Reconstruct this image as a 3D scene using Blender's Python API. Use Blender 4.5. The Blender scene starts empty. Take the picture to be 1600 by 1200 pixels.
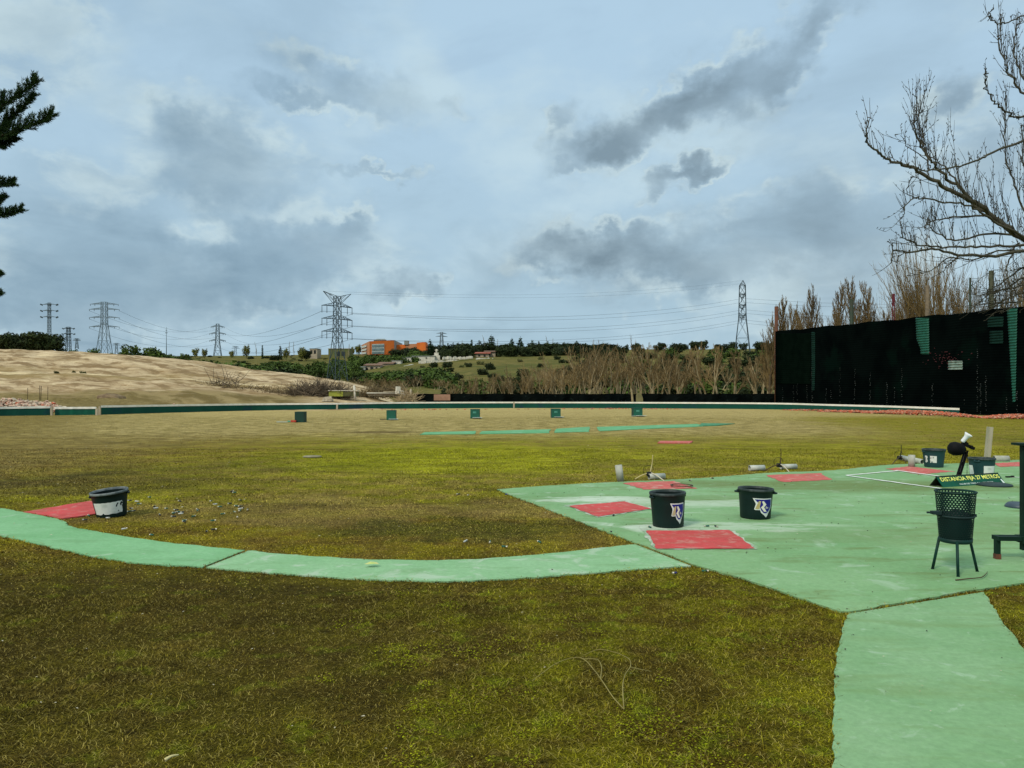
import bpy, bmesh, math, random
import numpy as np
from mathutils import Vector, Matrix
R = math.radians
C = bpy.context.scene.collection
F, HZ, EYE = 1202.0, 611.0, 1.65          # focal length and horizon in photo pixels, eye height in metres
rng = random.Random(7)
nr = np.random.default_rng(11)

# ------------------------------------------------------------------ helpers
def gp(u, v, z=0.0):                       # point of the ground (height z) seen at a photo pixel
    Y = F * (EYE - z) / (v - HZ)
    return Vector(((u - 800) / F * Y, Y, z))
def pt(u, v, Y):                           # point at depth Y seen at a photo pixel
    return Vector(((u - 800) / F * Y, Y, EYE + (HZ - v) / F * Y))

class MB:
    def __init__(s): s.v, s.f, s.m, s.sm = [], [], [], []
    def add(s, vs, fs, mi=0, smooth=False):
        o = len(s.v); s.v += [tuple(p) for p in vs]
        for f in fs:
            s.f.append(tuple(o + i for i in f)); s.m.append(mi); s.sm.append(smooth)
    def box(s, c, d, rz=0, mi=0, rot=None):
        M = rot if rot is not None else Matrix.Rotation(rz, 3, 'Z')
        c = Vector(c); vs = []
        for x in (-.5, .5):
            for y in (-.5, .5):
                for z in (-.5, .5): vs.append(c + M @ Vector((x * d[0], y * d[1], z * d[2])))
        s.add(vs, [(0,1,3,2),(4,6,7,5),(0,4,5,1),(2,3,7,6),(0,2,6,4),(1,5,7,3)], mi)
    def bar(s, a, b, w, h=None, mi=0):
        a, b = Vector(a), Vector(b); d = b - a; L = d.length
        q = d.to_track_quat('X', 'Z').to_matrix()
        s.box((a + b) / 2, (L, w, h or w), mi=mi, rot=q)
    def tube(s, P, r, n=6, mi=0, cap=True):
        P = [Vector(p) for p in P]
        if not hasattr(r, '__len__'): r = [r] * len(P)
        vs, fs = [], []
        ref = Vector((0, 0, 1))
        for i, p in enumerate(P):
            t = (P[min(i + 1, len(P) - 1)] - P[max(i - 1, 0)])
            if t.length < 1e-9: t = Vector((0, 0, 1))
            t.normalize()
            a = t.cross(ref)
            if a.length < .05: a = t.cross(Vector((0, 1, 0)))
            a.normalize(); b = t.cross(a)
            for k in range(n):
                w = 2 * math.pi * k / n
                vs.append(p + (a * math.cos(w) + b * math.sin(w)) * r[i])
        for i in range(len(P) - 1):
            for k in range(n):
                k2 = (k + 1) % n
                fs.append((i*n+k, i*n+k2, (i+1)*n+k2, (i+1)*n+k))
        if cap and n > 3:
            fs.append(tuple(range(n - 1, -1, -1))); fs.append(tuple((len(P)-1)*n + k for k in range(n)))
        s.add(vs, fs, mi, n > 4)
    def lathe(s, prof, n=32, mi=0, M=None, smooth=True):
        vs = []
        for (r, z) in prof:
            for k in range(n):
                w = 2 * math.pi * k / n
                p = Vector((r * math.cos(w), r * math.sin(w), z))
                vs.append(M @ p if M is not None else p)
        fs = []
        for i in range(len(prof) - 1):
            for k in range(n):
                k2 = (k + 1) % n
                fs.append((i*n+k, i*n+k2, (i+1)*n+k2, (i+1)*n+k))
        s.add(vs, fs, mi, smooth)
    def prism(s, poly, z0, z1, mi=0):
        n = len(poly)
        s.add([(p[0], p[1], z0) for p in poly] + [(p[0], p[1], z1) for p in poly],
              [tuple(range(n-1, -1, -1)), tuple(range(n, 2*n))] + [(i, (i+1) % n, n+(i+1) % n, n+i) for i in range(n)], mi)
    def mesh(s, name, mats):
        me = bpy.data.meshes.new(name); me.from_pydata(s.v, [], s.f)
        for m in (mats if isinstance(mats, (list, tuple)) else [mats]): me.materials.append(m)
        me.polygons.foreach_set('material_index', s.m); me.polygons.foreach_set('use_smooth', s.sm)
        me.update(); return me
    def build(s, name, mats, parent=None, loc=None):
        return link(name, s.mesh(name, mats), parent, loc)

def link(name, me, parent=None, loc=None, rz=0):
    o = bpy.data.objects.new(name, me); C.objects.link(o)
    if parent is not None: o.parent = parent
    if loc is not None: o.location = loc
    if rz: o.rotation_euler.z = rz
    return o
def tag(o, label=None, cat=None, group=None, kind=None):
    if label: o['label'] = label
    if cat: o['category'] = cat
    if group: o['group'] = group
    if kind: o['kind'] = kind
    return o
def thing(name, label, cat, loc=(0, 0, 0), rz=0, group=None):
    o = bpy.data.objects.new(name, None); C.objects.link(o); o.empty_display_size = .2
    o.location = loc; o.rotation_euler.z = rz
    return tag(o, label, cat, group)
def dup(root, loc, rz=0, label=None, group=None, sc=None):
    r = root.copy(); C.objects.link(r); r.location = loc; r.rotation_euler.z = rz
    if sc is not None: r.scale = sc if hasattr(sc, '__len__') else (sc, sc, sc)
    if label: r['label'] = label
    if group: r['group'] = group
    for ch in list(root.children):
        c = ch.copy(); C.objects.link(c); c.parent = r
        for g in ch.children:
            d = g.copy(); C.objects.link(d); d.parent = c
    return r
def npmesh(name, verts, faces_per, mat):   # verts (N,3); faces_per (M,k) index array
    me = bpy.data.meshes.new(name); k = faces_per.shape[1]
    me.vertices.add(len(verts)); me.vertices.foreach_set('co', verts.astype(np.float32).ravel())
    me.loops.add(faces_per.size); me.loops.foreach_set('vertex_index', faces_per.astype(np.int32).ravel())
    me.polygons.add(len(faces_per)); me.polygons.foreach_set('loop_start', np.arange(0, faces_per.size, k, dtype=np.int32))
    me.polygons.foreach_set('loop_total', np.full(len(faces_per), k, dtype=np.int32))
    me.materials.append(mat); me.update(calc_edges=True); return me

# ------------------------------------------------------------------ node helper
class NB:
    def __init__(s, tree): s.t = tree; s.N = tree.nodes; s.L = tree.links
    def n(s, typ, **kw):
        x = s.N.new(typ)
        for k, v in kw.items(): setattr(x, k, v)
        return x
    def put(s, sock, v):
        if isinstance(v, bpy.types.NodeSocket): s.L.new(v, sock)
        elif v is not None:
            if hasattr(v, '__len__') and len(v) == 3 and sock.type == 'RGBA': v = (*v, 1)
            sock.default_value = v
    def m(s, op, a, b=None, c=None, clamp=False):
        x = s.n('ShaderNodeMath', operation=op, use_clamp=clamp)
        for i, v in enumerate((a, b, c)):
            if v is not None: s.put(x.inputs[i], v)
        return x.outputs[0]
    def mix(s, f, a, b, mode='MIX'):
        x = s.n('ShaderNodeMix', data_type='RGBA', blend_type=mode)
        s.put(x.inputs[0], f); s.put(x.inputs[6], a); s.put(x.inputs[7], b); return x.outputs[2]
    def noise(s, vec, sc, det=3, rough=.55, dist=0):
        x = s.n('ShaderNodeTexNoise')
        if vec is not None: s.put(x.inputs['Vector'], vec)
        x.inputs['Scale'].default_value = sc; x.inputs['Detail'].default_value = det
        x.inputs['Roughness'].default_value = rough; x.inputs['Distortion'].default_value = dist
        return x.outputs[0]
    def ss(s, v, a, b, lo=0.0, hi=1.0):
        x = s.n('ShaderNodeMapRange', interpolation_type='SMOOTHSTEP')
        s.put(x.inputs[0], v)
        for i, q in zip((1, 2, 3, 4), (a, b, lo, hi)): x.inputs[i].default_value = q
        return x.outputs[0]
    def comb(s, x, y, z):
        q = s.n('ShaderNodeCombineXYZ')
        for i, v in enumerate((x, y, z)): s.put(q.inputs[i], v)
        return q.outputs[0]
    def vmul(s, v, k):
        x = s.n('ShaderNodeVectorMath', operation='MULTIPLY'); s.put(x.inputs[0], v); x.inputs[1].default_value = k; return x.outputs[0]
def newmat(name):
    m = bpy.data.materials.new(name); m.use_nodes = True; m.node_tree.nodes.clear()
    b = NB(m.node_tree); o = b.n('ShaderNodeOutputMaterial'); p = b.n('ShaderNodeBsdfPrincipled')
    b.L.new(p.outputs[0], o.inputs[0]); return m, b, p
def bump(b, p, h, st, dist=.02):
    x = b.n('ShaderNodeBump'); x.inputs['Strength'].default_value = st; x.inputs['Distance'].default_value = dist
    b.put(x.inputs['Height'], h); b.L.new(x.outputs[0], p.inputs['Normal'])
def pm(name, c1, c2=None, sc=6, rough=.7, bp=0, spec=.3, metal=0, det=4, island=0, objrnd=0, coord='Object', stretch=None, th=(.35, .65), c3=None, sc3=30, th3=(.62, .72)):
    m, b, p = newmat(name)
    tc = b.n('ShaderNodeTexCoord').outputs[coord]
    if stretch: tc = b.vmul(tc, stretch)
    nz = b.noise(tc, sc, det)
    col = b.mix(b.ss(nz, *th), c1, c2 or c1)
    if c3: col = b.mix(b.ss(b.noise(tc, sc3, 4, .6), *th3), col, c3)
    if island:
        g = b.n('ShaderNodeNewGeometry').outputs['Random Per Island']
        f = b.m('MULTIPLY_ADD', g, 2 * island, 1 - island)
        col = b.mix(1.0, col, b.comb(f, f, f), 'MULTIPLY')
    if objrnd:
        g = b.n('ShaderNodeObjectInfo').outputs['Random']
        f = b.m('MULTIPLY_ADD', g, 2 * objrnd, 1 - objrnd)
        col = b.mix(1.0, col, b.comb(f, f, b.m('MULTIPLY', f, .9)), 'MULTIPLY')
    b.put(p.inputs['Base Color'], col)
    p.inputs['Roughness'].default_value = rough; p.inputs['Specular IOR Level'].default_value = spec
    p.inputs['Metallic'].default_value = metal
    if bp: bump(b, p, nz, bp)
    return m

# ------------------------------------------------------------------ camera, sky, sun
cam = bpy.data.objects.new('camera', bpy.data.cameras.new('camera')); C.objects.link(cam)
cam.location = (0, 0, EYE); cam.rotation_euler = (R(90), 0, 0)
cam.data.sensor_width = 36; cam.data.lens = 36 * F / 1600; cam.data.shift_y = 11 / 1600
cam.data.clip_start = .05; cam.data.clip_end = 20000
sc = bpy.context.scene; sc.camera = cam
sc.view_settings.view_transform = 'Standard'; sc.view_settings.look = 'None'; sc.view_settings.exposure = 0; sc.view_settings.gamma = 1
sc.render.engine = 'CYCLES'; sc.cycles.use_denoising = True; sc.cycles.max_bounces = 6; sc.cycles.diffuse_bounces = 3
SUN_AZ, SUN_EL = R(-142), R(42)            # clockwise from the view direction: behind the camera, to the left
sun = bpy.data.objects.new('sun', bpy.data.lights.new('sun', 'SUN')); C.objects.link(sun)
sd = Vector((math.sin(SUN_AZ) * math.cos(SUN_EL), math.cos(SUN_AZ) * math.cos(SUN_EL), math.sin(SUN_EL)))
sun.rotation_euler = (-sd).to_track_quat('-Z', 'Y').to_euler(); sun.location = sd * 60
sun.data.energy = 2.2; sun.data.angle = R(11); sun.data.color = (1, .90, .74)

world = bpy.data.worlds.new('World'); sc.world = world; world.use_nodes = True
world.node_tree.nodes.clear(); b = NB(world.node_tree)
out = b.n('ShaderNodeOutputWorld'); bg = b.n('ShaderNodeBackground'); b.L.new(bg.outputs[0], out.inputs[0])
bg.inputs[1].default_value = .1
sky = b.n('ShaderNodeTexSky', sky_type='NISHITA'); sky.sun_disc = False; sky.sun_elevation = SUN_EL; sky.sun_rotation = SUN_AZ
d = b.n('ShaderNodeTexCoord').outputs['Generated']
sp = b.n('ShaderNodeSeparateXYZ'); b.L.new(d, sp.inputs[0]); X, Y, Z = sp.outputs
az = b.m('ARCTAN2', X, Y); el = b.m('ARCSINE', Z)
# cloud sheets: noise on the plane of the cloud base, so that clouds crowd and flatten towards the horizon
zz = b.m('ADD', b.m('MAXIMUM', Z, 0), .22)
pl = b.comb(b.m('DIVIDE', X, zz), b.m('DIVIDE', Y, zz), .3)
w1 = b.noise(d, 7, 4, .6); w2 = b.noise(b.vmul(d, (1.3, .8, 1.1)), 9, 4, .6)
w3 = b.noise(b.vmul(d, (1, 1, 1.6)), 26, 5, .62); w4 = b.noise(b.vmul(d, (1.2, .9, 1.7)), 30, 5, .62)
wa = b.m('MULTIPLY_ADD', b.m('SUBTRACT', w3, .5), .06, b.m('MULTIPLY_ADD', b.m('SUBTRACT', w1, .5), .16, az)); we = b.m('MULTIPLY_ADD', b.m('SUBTRACT', w4, .5), .045, b.m('MULTIPLY_ADD', b.m('SUBTRACT', w2, .5), .11, el))
# (photo pixel x, y, half width, half height, tilt, strength): single clouds by azimuth and elevation
CL = [(960,215,105,36,18,1.0),(1090,150,95,36,30,.85),(1220,70,110,32,40,.8),(855,195,38,17,40,.5),(1085,270,66,17,22,.8),
      (1020,205,50,28,10,.4),(925,385,112,32,10,.85),(1050,415,130,46,-4,.8),(1180,350,120,40,10,.35),(1330,370,180,75,14,.62),(870,275,26,10,0,.4),
      (540,140,110,34,-18,.6),(450,155,66,14,0,.5),(350,245,125,62,-14,.62),(580,277,85,9,0,.42),(290,190,45,30,-20,.3),
      (470,410,125,58,6,.75),(545,355,48,30,20,.55),(250,420,140,60,-4,.5),(90,400,170,90,0,.5),(380,360,50,25,-30,.45),(350,450,120,40,0,.5),
      (620,455,34,22,20,.65),(668,452,20,20,0,.55),(60,60,120,80,0,.32),(120,500,260,40,0,.55),(1350,500,260,36,0,.3),(700,180,26,16,0,.3),
      (1500,150,60,24,20,.55),(1560,230,90,40,0,.45),(250,285,190,26,0,.3)]
acc = None
for (u, v, hw, hh, tl, st) in CL:
    a0 = math.atan((u - 800) / F); e0 = math.atan((HZ - v) / F * math.cos(a0)); k = math.cos(a0) ** 2
    da = b.m('SUBTRACT', wa, a0); de = b.m('SUBTRACT', we, e0); c, s_ = math.cos(R(tl)), math.sin(R(tl))
    p = b.m('MULTIPLY_ADD', da, c / (hw * k / F), b.m('MULTIPLY', de, s_ / (hw * k / F)))
    q = b.m('MULTIPLY_ADD', de, c / (hh / F), b.m('MULTIPLY', da, -s_ / (hh / F)))
    r2 = b.m('MULTIPLY_ADD', p, p, b.m('MULTIPLY', q, q))
    g = b.ss(b.m('SQRT', r2), .0, 1.7, st, 0)
    acc = g if acc is None else b.m('SUBTRACT', b.m('ADD', acc, g), b.m('MULTIPLY', acc, g))
fb = b.noise(pl, 1.9, 6, .58, .4); fb2 = b.noise(b.vmul(d, (1, 1, 2.0)), 9, 6, .6, .3)
dens = b.m('MULTIPLY', acc, b.m('MULTIPLY_ADD', fb2, 1.25, .34), clamp=True)
dens = b.m('ADD', b.m('MULTIPLY', dens, .9), b.m('MULTIPLY', b.ss(fb, .44, .74), .26), clamp=True)
light = b.mix(b.ss(el, 0.0, .42), (4.05, 5.7, 6.75), (4.4, 6.2, 7.75))
light = b.mix(b.ss(b.noise(b.vmul(d, (1, 1, 1.8)), 4.2, 5, .55), .42, .64), light, (5.3, 6.95, 7.9))
edge = b.m('MULTIPLY', b.ss(acc, .03, .22), b.ss(acc, .50, .24))
light = b.mix(b.m('MULTIPLY', edge, b.ss(fb2, .40, .62)), light, (6.3, 7.9, 8.5))
dark = b.mix(b.ss(az, -.35, .05), (1.9, 3.0, 3.95), (1.95, 2.8, 3.45))
col = b.mix(dens, light, dark)
col = b.mix(b.ss(fb, .30, .40, .1, 0), col, sky.outputs[0])
zen = b.ss(el, .5, 1.25, 1.0, 2.3)
bg.inputs[1].default_value = .1
b.put(bg.inputs[0], b.mix(1.0, col, b.comb(zen, b.m('POWER', zen, .80), b.m('POWER', zen, .55)), 'MULTIPLY'))
# ------------------------------------------------------------------ the lawn: materials
def lawn_colour(b, island):
    pos = b.n('ShaderNodeNewGeometry').outputs['Position']
    sp = b.n('ShaderNodeSeparateXYZ'); b.L.new(pos, sp.inputs[0]); X, Y, Z = sp.outputs
    n1 = b.noise(pos, .33, 4, .6); n2 = b.noise(pos, 1.7, 4, .6); n3 = b.noise(pos, 9, 4, .65); n4 = b.noise(pos, 45, 3, .65)
    wx = b.m('ADD', X, b.m('MULTIPLY', b.m('SUBTRACT', n1, .5), 7.0)); wy = b.m('ADD', Y, b.m('MULTIPLY', b.m('SUBTRACT', b.noise(b.vmul(pos, (1, 1.3, 1)), .45, 4, .6), .5), 6.0))
    wx2 = b.m('ADD', X, b.m('MULTIPLY', b.m('SUBTRACT', n2, .5), 2.2)); wy2 = b.m('ADD', Y, b.m('MULTIPLY', b.m('SUBTRACT', b.noise(b.vmul(pos, (1, 1.2, 1)), 2.1, 4, .6), .5), 2.0))
    brown, olive, green, lime = (.15, .10, .014), (.19, .155, .008), (.15, .165, .007), (.26, .25, .007)
    straw, pale = (.42, .325, .13), (.24, .185, .062)
    col = b.mix(b.ss(n2, .36, .62), brown, olive)
    def ell(cx, cy, rx, ry, a, z, near=False):
        px = b.m('DIVIDE', b.m('SUBTRACT', wx2 if near else wx, cx), rx); py = b.m('DIVIDE', b.m('SUBTRACT', wy2 if near else wy, cy), ry)
        return b.ss(b.m('MULTIPLY_ADD', px, px, b.m('MULTIPLY', py, py)), a, z, 1, 0)
    # middle of the field: yellower, mossier turf
    mid = b.m('MULTIPLY', b.ss(wy, 8.5, 14), b.ss(wx, -12, -4))
    col = b.mix(b.m('MULTIPLY', mid, .85), col, b.mix(b.ss(n2, .38, .62), (.235, .185, .034), (.19, .18, .010)))
    col = b.mix(b.m('MULTIPLY', ell(-1.4, 19.5, 4.4, 4.6, .1, 1.6), .85), col, (.255, .255, .006))
    col = b.mix(b.m('MULTIPLY', ell(4.5, 18, 2.5, 1.2, .1, 1.7), .5), col, (.10, .085, .010))
    col = b.mix(b.m('MULTIPLY', ell(-7.4, 12.6, 2.6, 1.5, .3, 1.5), .6), col, lime)
    col = b.mix(b.m('MULTIPLY', ell(10, 20, 9, 4, .3, 1.6), .5), col, (.235, .225, .010))
    # left side: bare brown ground and short dead grass
    col = b.mix(b.m('MULTIPLY', b.m('MULTIPLY', b.ss(wx, -6, -13), b.ss(wy, 9, 14)), .85), col, b.mix(b.ss(n2, .4, .62), (.165, .118, .036), (.24, .18, .056)))
    col = b.mix(b.m('MULTIPLY', ell(-9.5, 13.5, 4.2, 1.5, .2, 1.7), .75), col, (.075, .055, .014))
    col = b.mix(b.m('MULTIPLY', ell(-1.2, 10.6, 4.5, 1.2, .3, 1.6), .45), col, (.27, .19, .065))
    col = b.mix(b.m('MULTIPLY', ell(-.6, 9.2, 1.6, .7, .3, 1.7, True), .65), col, (.05, .055, .010))
    col = b.mix(b.m('MULTIPLY', ell(2.0, 8.6, 1.4, .8, .2, 1.7, True), .55), col, (.24, .18, .03))
    # far part: straw-dry grass round the traps
    far = b.m('MULTIPLY', b.ss(b.m('ADD', wy, b.m('MULTIPLY', b.m('SUBTRACT', n2, .5), 6)), 24, 33), b.m('MULTIPLY', b.ss(b.m('MULTIPLY_ADD', wy, -.22, wx), 10.5, 4.5), b.ss(b.m('MULTIPLY_ADD', wy, .5, wx), -6, 1)))
    col = b.mix(b.m('MULTIPLY', far, .95), col, b.mix(b.ss(n2, .35, .65), pale, straw))
    lip_shade = b.m('MULTIPLY', ell(-5.2, 30.8, 1.6, .8, .3, 1.5, True), .8); col = b.mix(lip_shade, col, (.10, .065, .022))  # shadow of a low grassy ridge, painted as a dark ellipse without relief
    mott = b.noise(b.vmul(pos, (.5, 1, 1)), .9, 5, .68); col = b.mix(b.m('MULTIPLY', b.m('MULTIPLY', far, b.ss(mott, .5, .64)), .55), col, (.20, .16, .04))
    mott2 = b.noise(b.vmul(pos, (.6, 1, 1)), 2.2, 5, .7); f = b.m('MULTIPLY_ADD', mott2, b.ss(Y, 8, 14, 0, 1.1), b.ss(Y, 8, 14, 1, .45)); col = b.mix(1.0, col, b.comb(f, f, f), 'MULTIPLY')
    rim = b.m('MULTIPLY', b.ss(wy, 45, 54), b.ss(b.m('MULTIPLY_ADD', wy, .55, wx), 4, 9))
    col = b.mix(b.m('MULTIPLY', rim, .8), col, straw)
    # foreground: mossy thatch with shade painted into its colour, greener clover to the right
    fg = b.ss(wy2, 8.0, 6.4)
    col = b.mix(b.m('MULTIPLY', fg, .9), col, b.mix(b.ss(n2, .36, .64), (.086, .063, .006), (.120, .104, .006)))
    col = b.mix(b.m('MULTIPLY', ell(-3.7, 5.0, 4.0, 2.5, .1, 1.7, True), .72), col, (.055, .040, .007))  # left foreground shade, painted into the turf as a dark brown patch
    gr = b.m('MULTIPLY', b.m('MULTIPLY', fg, b.ss(wx2, -1.2, .8)), b.ss(n2, .44, .60))
    col = b.mix(b.m('MULTIPLY', gr, .6), col, (.16, .15, .006))
    col = b.mix(b.m('MULTIPLY', b.m('MULTIPLY', fg, b.ss(b.noise(pos, 3.6, 5, .65), .54, .66)), b.ss(wx2, -2.5, 1.0, .35, .75)), col, (.15, .175, .008))
    col = b.mix(b.m('MULTIPLY', b.ss(b.noise(b.vmul(pos, (1, 1, 1)), 2.9, 5, .6), .56, .68), .4), col, (.15, .105, .018))
    f = b.m('MULTIPLY_ADD', b.noise(pos, .75, 4, .6), 1.5, .27); f = b.m('MULTIPLY', f, b.m('MULTIPLY_ADD', b.noise(pos, 2.6, 3, .6), .9, .55)); fz = b.ss(Y, 20, 34, 1, .35)
    f = b.m('ADD', b.m('MULTIPLY', f, fz), b.m('SUBTRACT', 1, fz)); col = b.mix(1.0, col, b.comb(f, f, f), 'MULTIPLY')
    # small-scale mottling of dead and living blades, bare soil
    col = b.mix(b.m('MULTIPLY', b.ss(n3, .55, .72), b.m('MULTIPLY', b.ss(Y, 6, 12, .22, .5), b.ss(Y, 20, 34, 1, .4))), col, (.30, .23, .06))
    trk = b.noise(b.vmul(pos, (.4, 1.2, 1)), 1.0, 6, .7, .6)
    col = b.mix(b.m('MULTIPLY', b.m('MULTIPLY', b.ss(trk, .53, .66), b.ss(Y, 7, 10)), b.ss(Y, 40, 26, .2, .5)), col, (.075, .055, .009))
    col = b.mix(b.m('MULTIPLY', b.ss(n3, .44, .30), b.ss(Y, 7, 20, .6, .06)), col, (.035, .026, .008))
    if island:
        g = b.n('ShaderNodeNewGeometry').outputs['Random Per Island']
        f = b.m('ADD', b.m('MULTIPLY', b.m('POWER', g, 2.2), b.ss(Y, 8, 24, 1.9, .9)), b.ss(Y, 8, 24, .45, .70))
        col = b.mix(1.0, col, b.comb(f, f, f), 'MULTIPLY')
        col = b.mix(b.m('MULTIPLY', b.ss(b.m('FRACT', b.m('MULTIPLY', g, 7.13)), .86, .9), b.m('MULTIPLY', b.ss(Y, 5, 12, .62, .7), b.ss(Y, 14, 30, 1, .25))), col, (.40, .32, .09))
    else:
        f = b.m('MULTIPLY_ADD', n4, .8, b.ss(Y, 6, 20, .36, .58))
        col = b.mix(1.0, col, b.comb(f, f, f), 'MULTIPLY')
    return col, n3, n4
def lawn_mat(name, island):
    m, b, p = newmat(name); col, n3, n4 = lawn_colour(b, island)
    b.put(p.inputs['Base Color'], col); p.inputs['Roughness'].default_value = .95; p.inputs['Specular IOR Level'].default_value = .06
    if not island: bump(b, p, b.m('ADD', n4, b.m('MULTIPLY', n3, 2)), .55, .05)
    return m
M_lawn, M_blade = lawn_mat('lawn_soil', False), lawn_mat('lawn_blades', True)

gm = MB()                                   # one sheet of ground out to the horizon
edges = [-9000, -3000, -900, -300, -100, -50, -20, 0, 20, 50, 100, 300, 900, 3000, 9000]
ys = [-900, -300, -60, -10, 0, 10, 20, 40, 60, 80, 120, 200, 500, 1500, 5000, 12000]
gm.add([(x, y, 0) for y in ys for x in edges], [(j*15+i, j*15+i+1, (j+1)*15+i+1, (j+1)*15+i) for j in range(len(ys)-1) for i in range(14)])
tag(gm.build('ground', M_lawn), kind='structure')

# ------------------------------------------------------------------ painted concrete
def paint_mat(name, base, worn, dirt, sc=1.0, wear=(.60, .70), seed=0.0, dirty=.5, stains=(), bare=()):
    m, b, p = newmat(name); pos = b.n('ShaderNodeNewGeometry').outputs['Position']
    pos = b.n('ShaderNodeVectorMath', operation='ADD'); b.L.new(b.n('ShaderNodeNewGeometry').outputs['Position'], pos.inputs[0]); pos.inputs[1].default_value = (seed, seed, 0); pos = pos.outputs[0]
    n1 = b.noise(pos, .9 * sc, 5, .62); n2 = b.noise(pos, 3.2 * sc, 5, .62, .6); n3 = b.noise(pos, 26, 4, .7); n4 = b.noise(pos, 120, 3, .6)
    st = b.noise(b.vmul(pos, (.7, 2.6, 1)), 1.3, 5, .65, .5)
    f = b.m('MULTIPLY_ADD', n3, .6, .70); col = b.mix(1.0, base, b.comb(f, f, f), 'MULTIPLY')
    f = b.m('MULTIPLY_ADD', n1, .9, .55); col = b.mix(1.0, col, b.comb(f, b.m('MULTIPLY_ADD', n1, .5, .75), f), 'MULTIPLY')
    col = b.mix(b.m('MULTIPLY', b.ss(st, .50, .70), dirty), col, dirt)
    col = b.mix(b.m('MULTIPLY', b.ss(n2, *wear), .7), col, worn)
    col = b.mix(b.m('MULTIPLY', b.ss(b.noise(b.vmul(pos, (1, 1.6, 1)), 7, 5, .7, .4), .58, .72), .45), col, worn)
    col = b.mix(b.m('MULTIPLY', b.ss(b.noise(b.vmul(pos, (1, 2, 1)), 5, 6, .72, .3), .60, .74), dirty), col, dirt)
    g_ = b.n('ShaderNodeNewGeometry').outputs['Position']; sp = b.n('ShaderNodeSeparateXYZ'); b.L.new(g_, sp.inputs[0])
    for lst, c_ in ((stains, dirt), (bare, (.56, .62, .52))):
        for (cx, cy, rx, ry, k_) in lst:
            ax = b.m('DIVIDE', b.m('SUBTRACT', b.m('MULTIPLY_ADD', b.m('SUBTRACT', n2, .5), 1.2, sp.outputs[0]), cx), rx); ay = b.m('DIVIDE', b.m('SUBTRACT', b.m('MULTIPLY_ADD', b.m('SUBTRACT', st, .5), 1.6, sp.outputs[1]), cy), ry)
            fall = b.ss(b.m('MULTIPLY_ADD', ax, ax, b.m('MULTIPLY', ay, ay)), .0, 1.8, k_, 0)
            col = b.mix(b.m('MULTIPLY', fall, b.ss(b.noise(b.vmul(pos, (1, 1.8, 1)), 4.5, 5, .7, .4), .28, .50)), col, c_)
    col = b.mix(b.m('MULTIPLY', b.ss(n3, .68, .76), .45), col, worn)
    col = b.mix(b.m('MULTIPLY', b.ss(n4, .70, .76), .4), col, dirt)
    b.put(p.inputs['Base Color'], col); p.inputs['Roughness'].default_value = .8; p.inputs['Specular IOR Level'].default_value = .2
    bump(b, p, b.m('ADD', n3, b.m('MULTIPLY', n4, .4)), .22, .01); return m
G1 = (.155, .465, .205)
M_path = paint_mat('green_path_paint', (.220, .40, .205), (.40, .49, .37), (.15, .27, .11), 1, (.52, .68), seed=3)
M_pad = paint_mat('green_pad_paint', (.185, .335, .152), (.33, .45, .31), (.125, .17, .045), .8, (.55, .69), seed=11, dirty=.62, stains=[(6.2, 13.2, 2.6, .9, .8), (3.6, 13.6, 1.6, .5, .7), (7.4, 9.2, 2.0, .8, .5), (4.4, 8.6, 1.6, .5, .35), (2.9, 11.6, 1.2, .5, .4)], bare=[(1.35, 11.6, .8, .35, .75), (1.75, 9.15, .4, .35, .7), (2.7, 11.2, .9, .4, .5), (2.6, 9.3, 1.4, .25, .45), (6.0, 7.0, .8, .25, .3)])
M_walk = paint_mat('green_walk_paint', (.19, .335, .162), (.31, .44, .29), (.15, .235, .08), 1.4, seed=29, dirty=.5)
M_red = paint_mat('red_pad_paint', (.49, .060, .058), (.48, .21, .17), (.30, .10, .06), 2.2, (.50, .68), seed=5, dirty=.55)
M_redw = paint_mat('worn_red_paint', (.50, .105, .09), (.50, .33, .27), (.26, .13, .07), 2.2, (.52, .68), seed=17, dirty=.5)
M_white = pm('white_line_paint', (.78, .79, .74), (.52, .60, .50), 14, .7, th=(.52, .72))
M_conc = pm('bare_concrete', (.44, .47, .38), (.24, .34, .22), 9, .85, bp=.2, th=(.42, .58))

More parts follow.
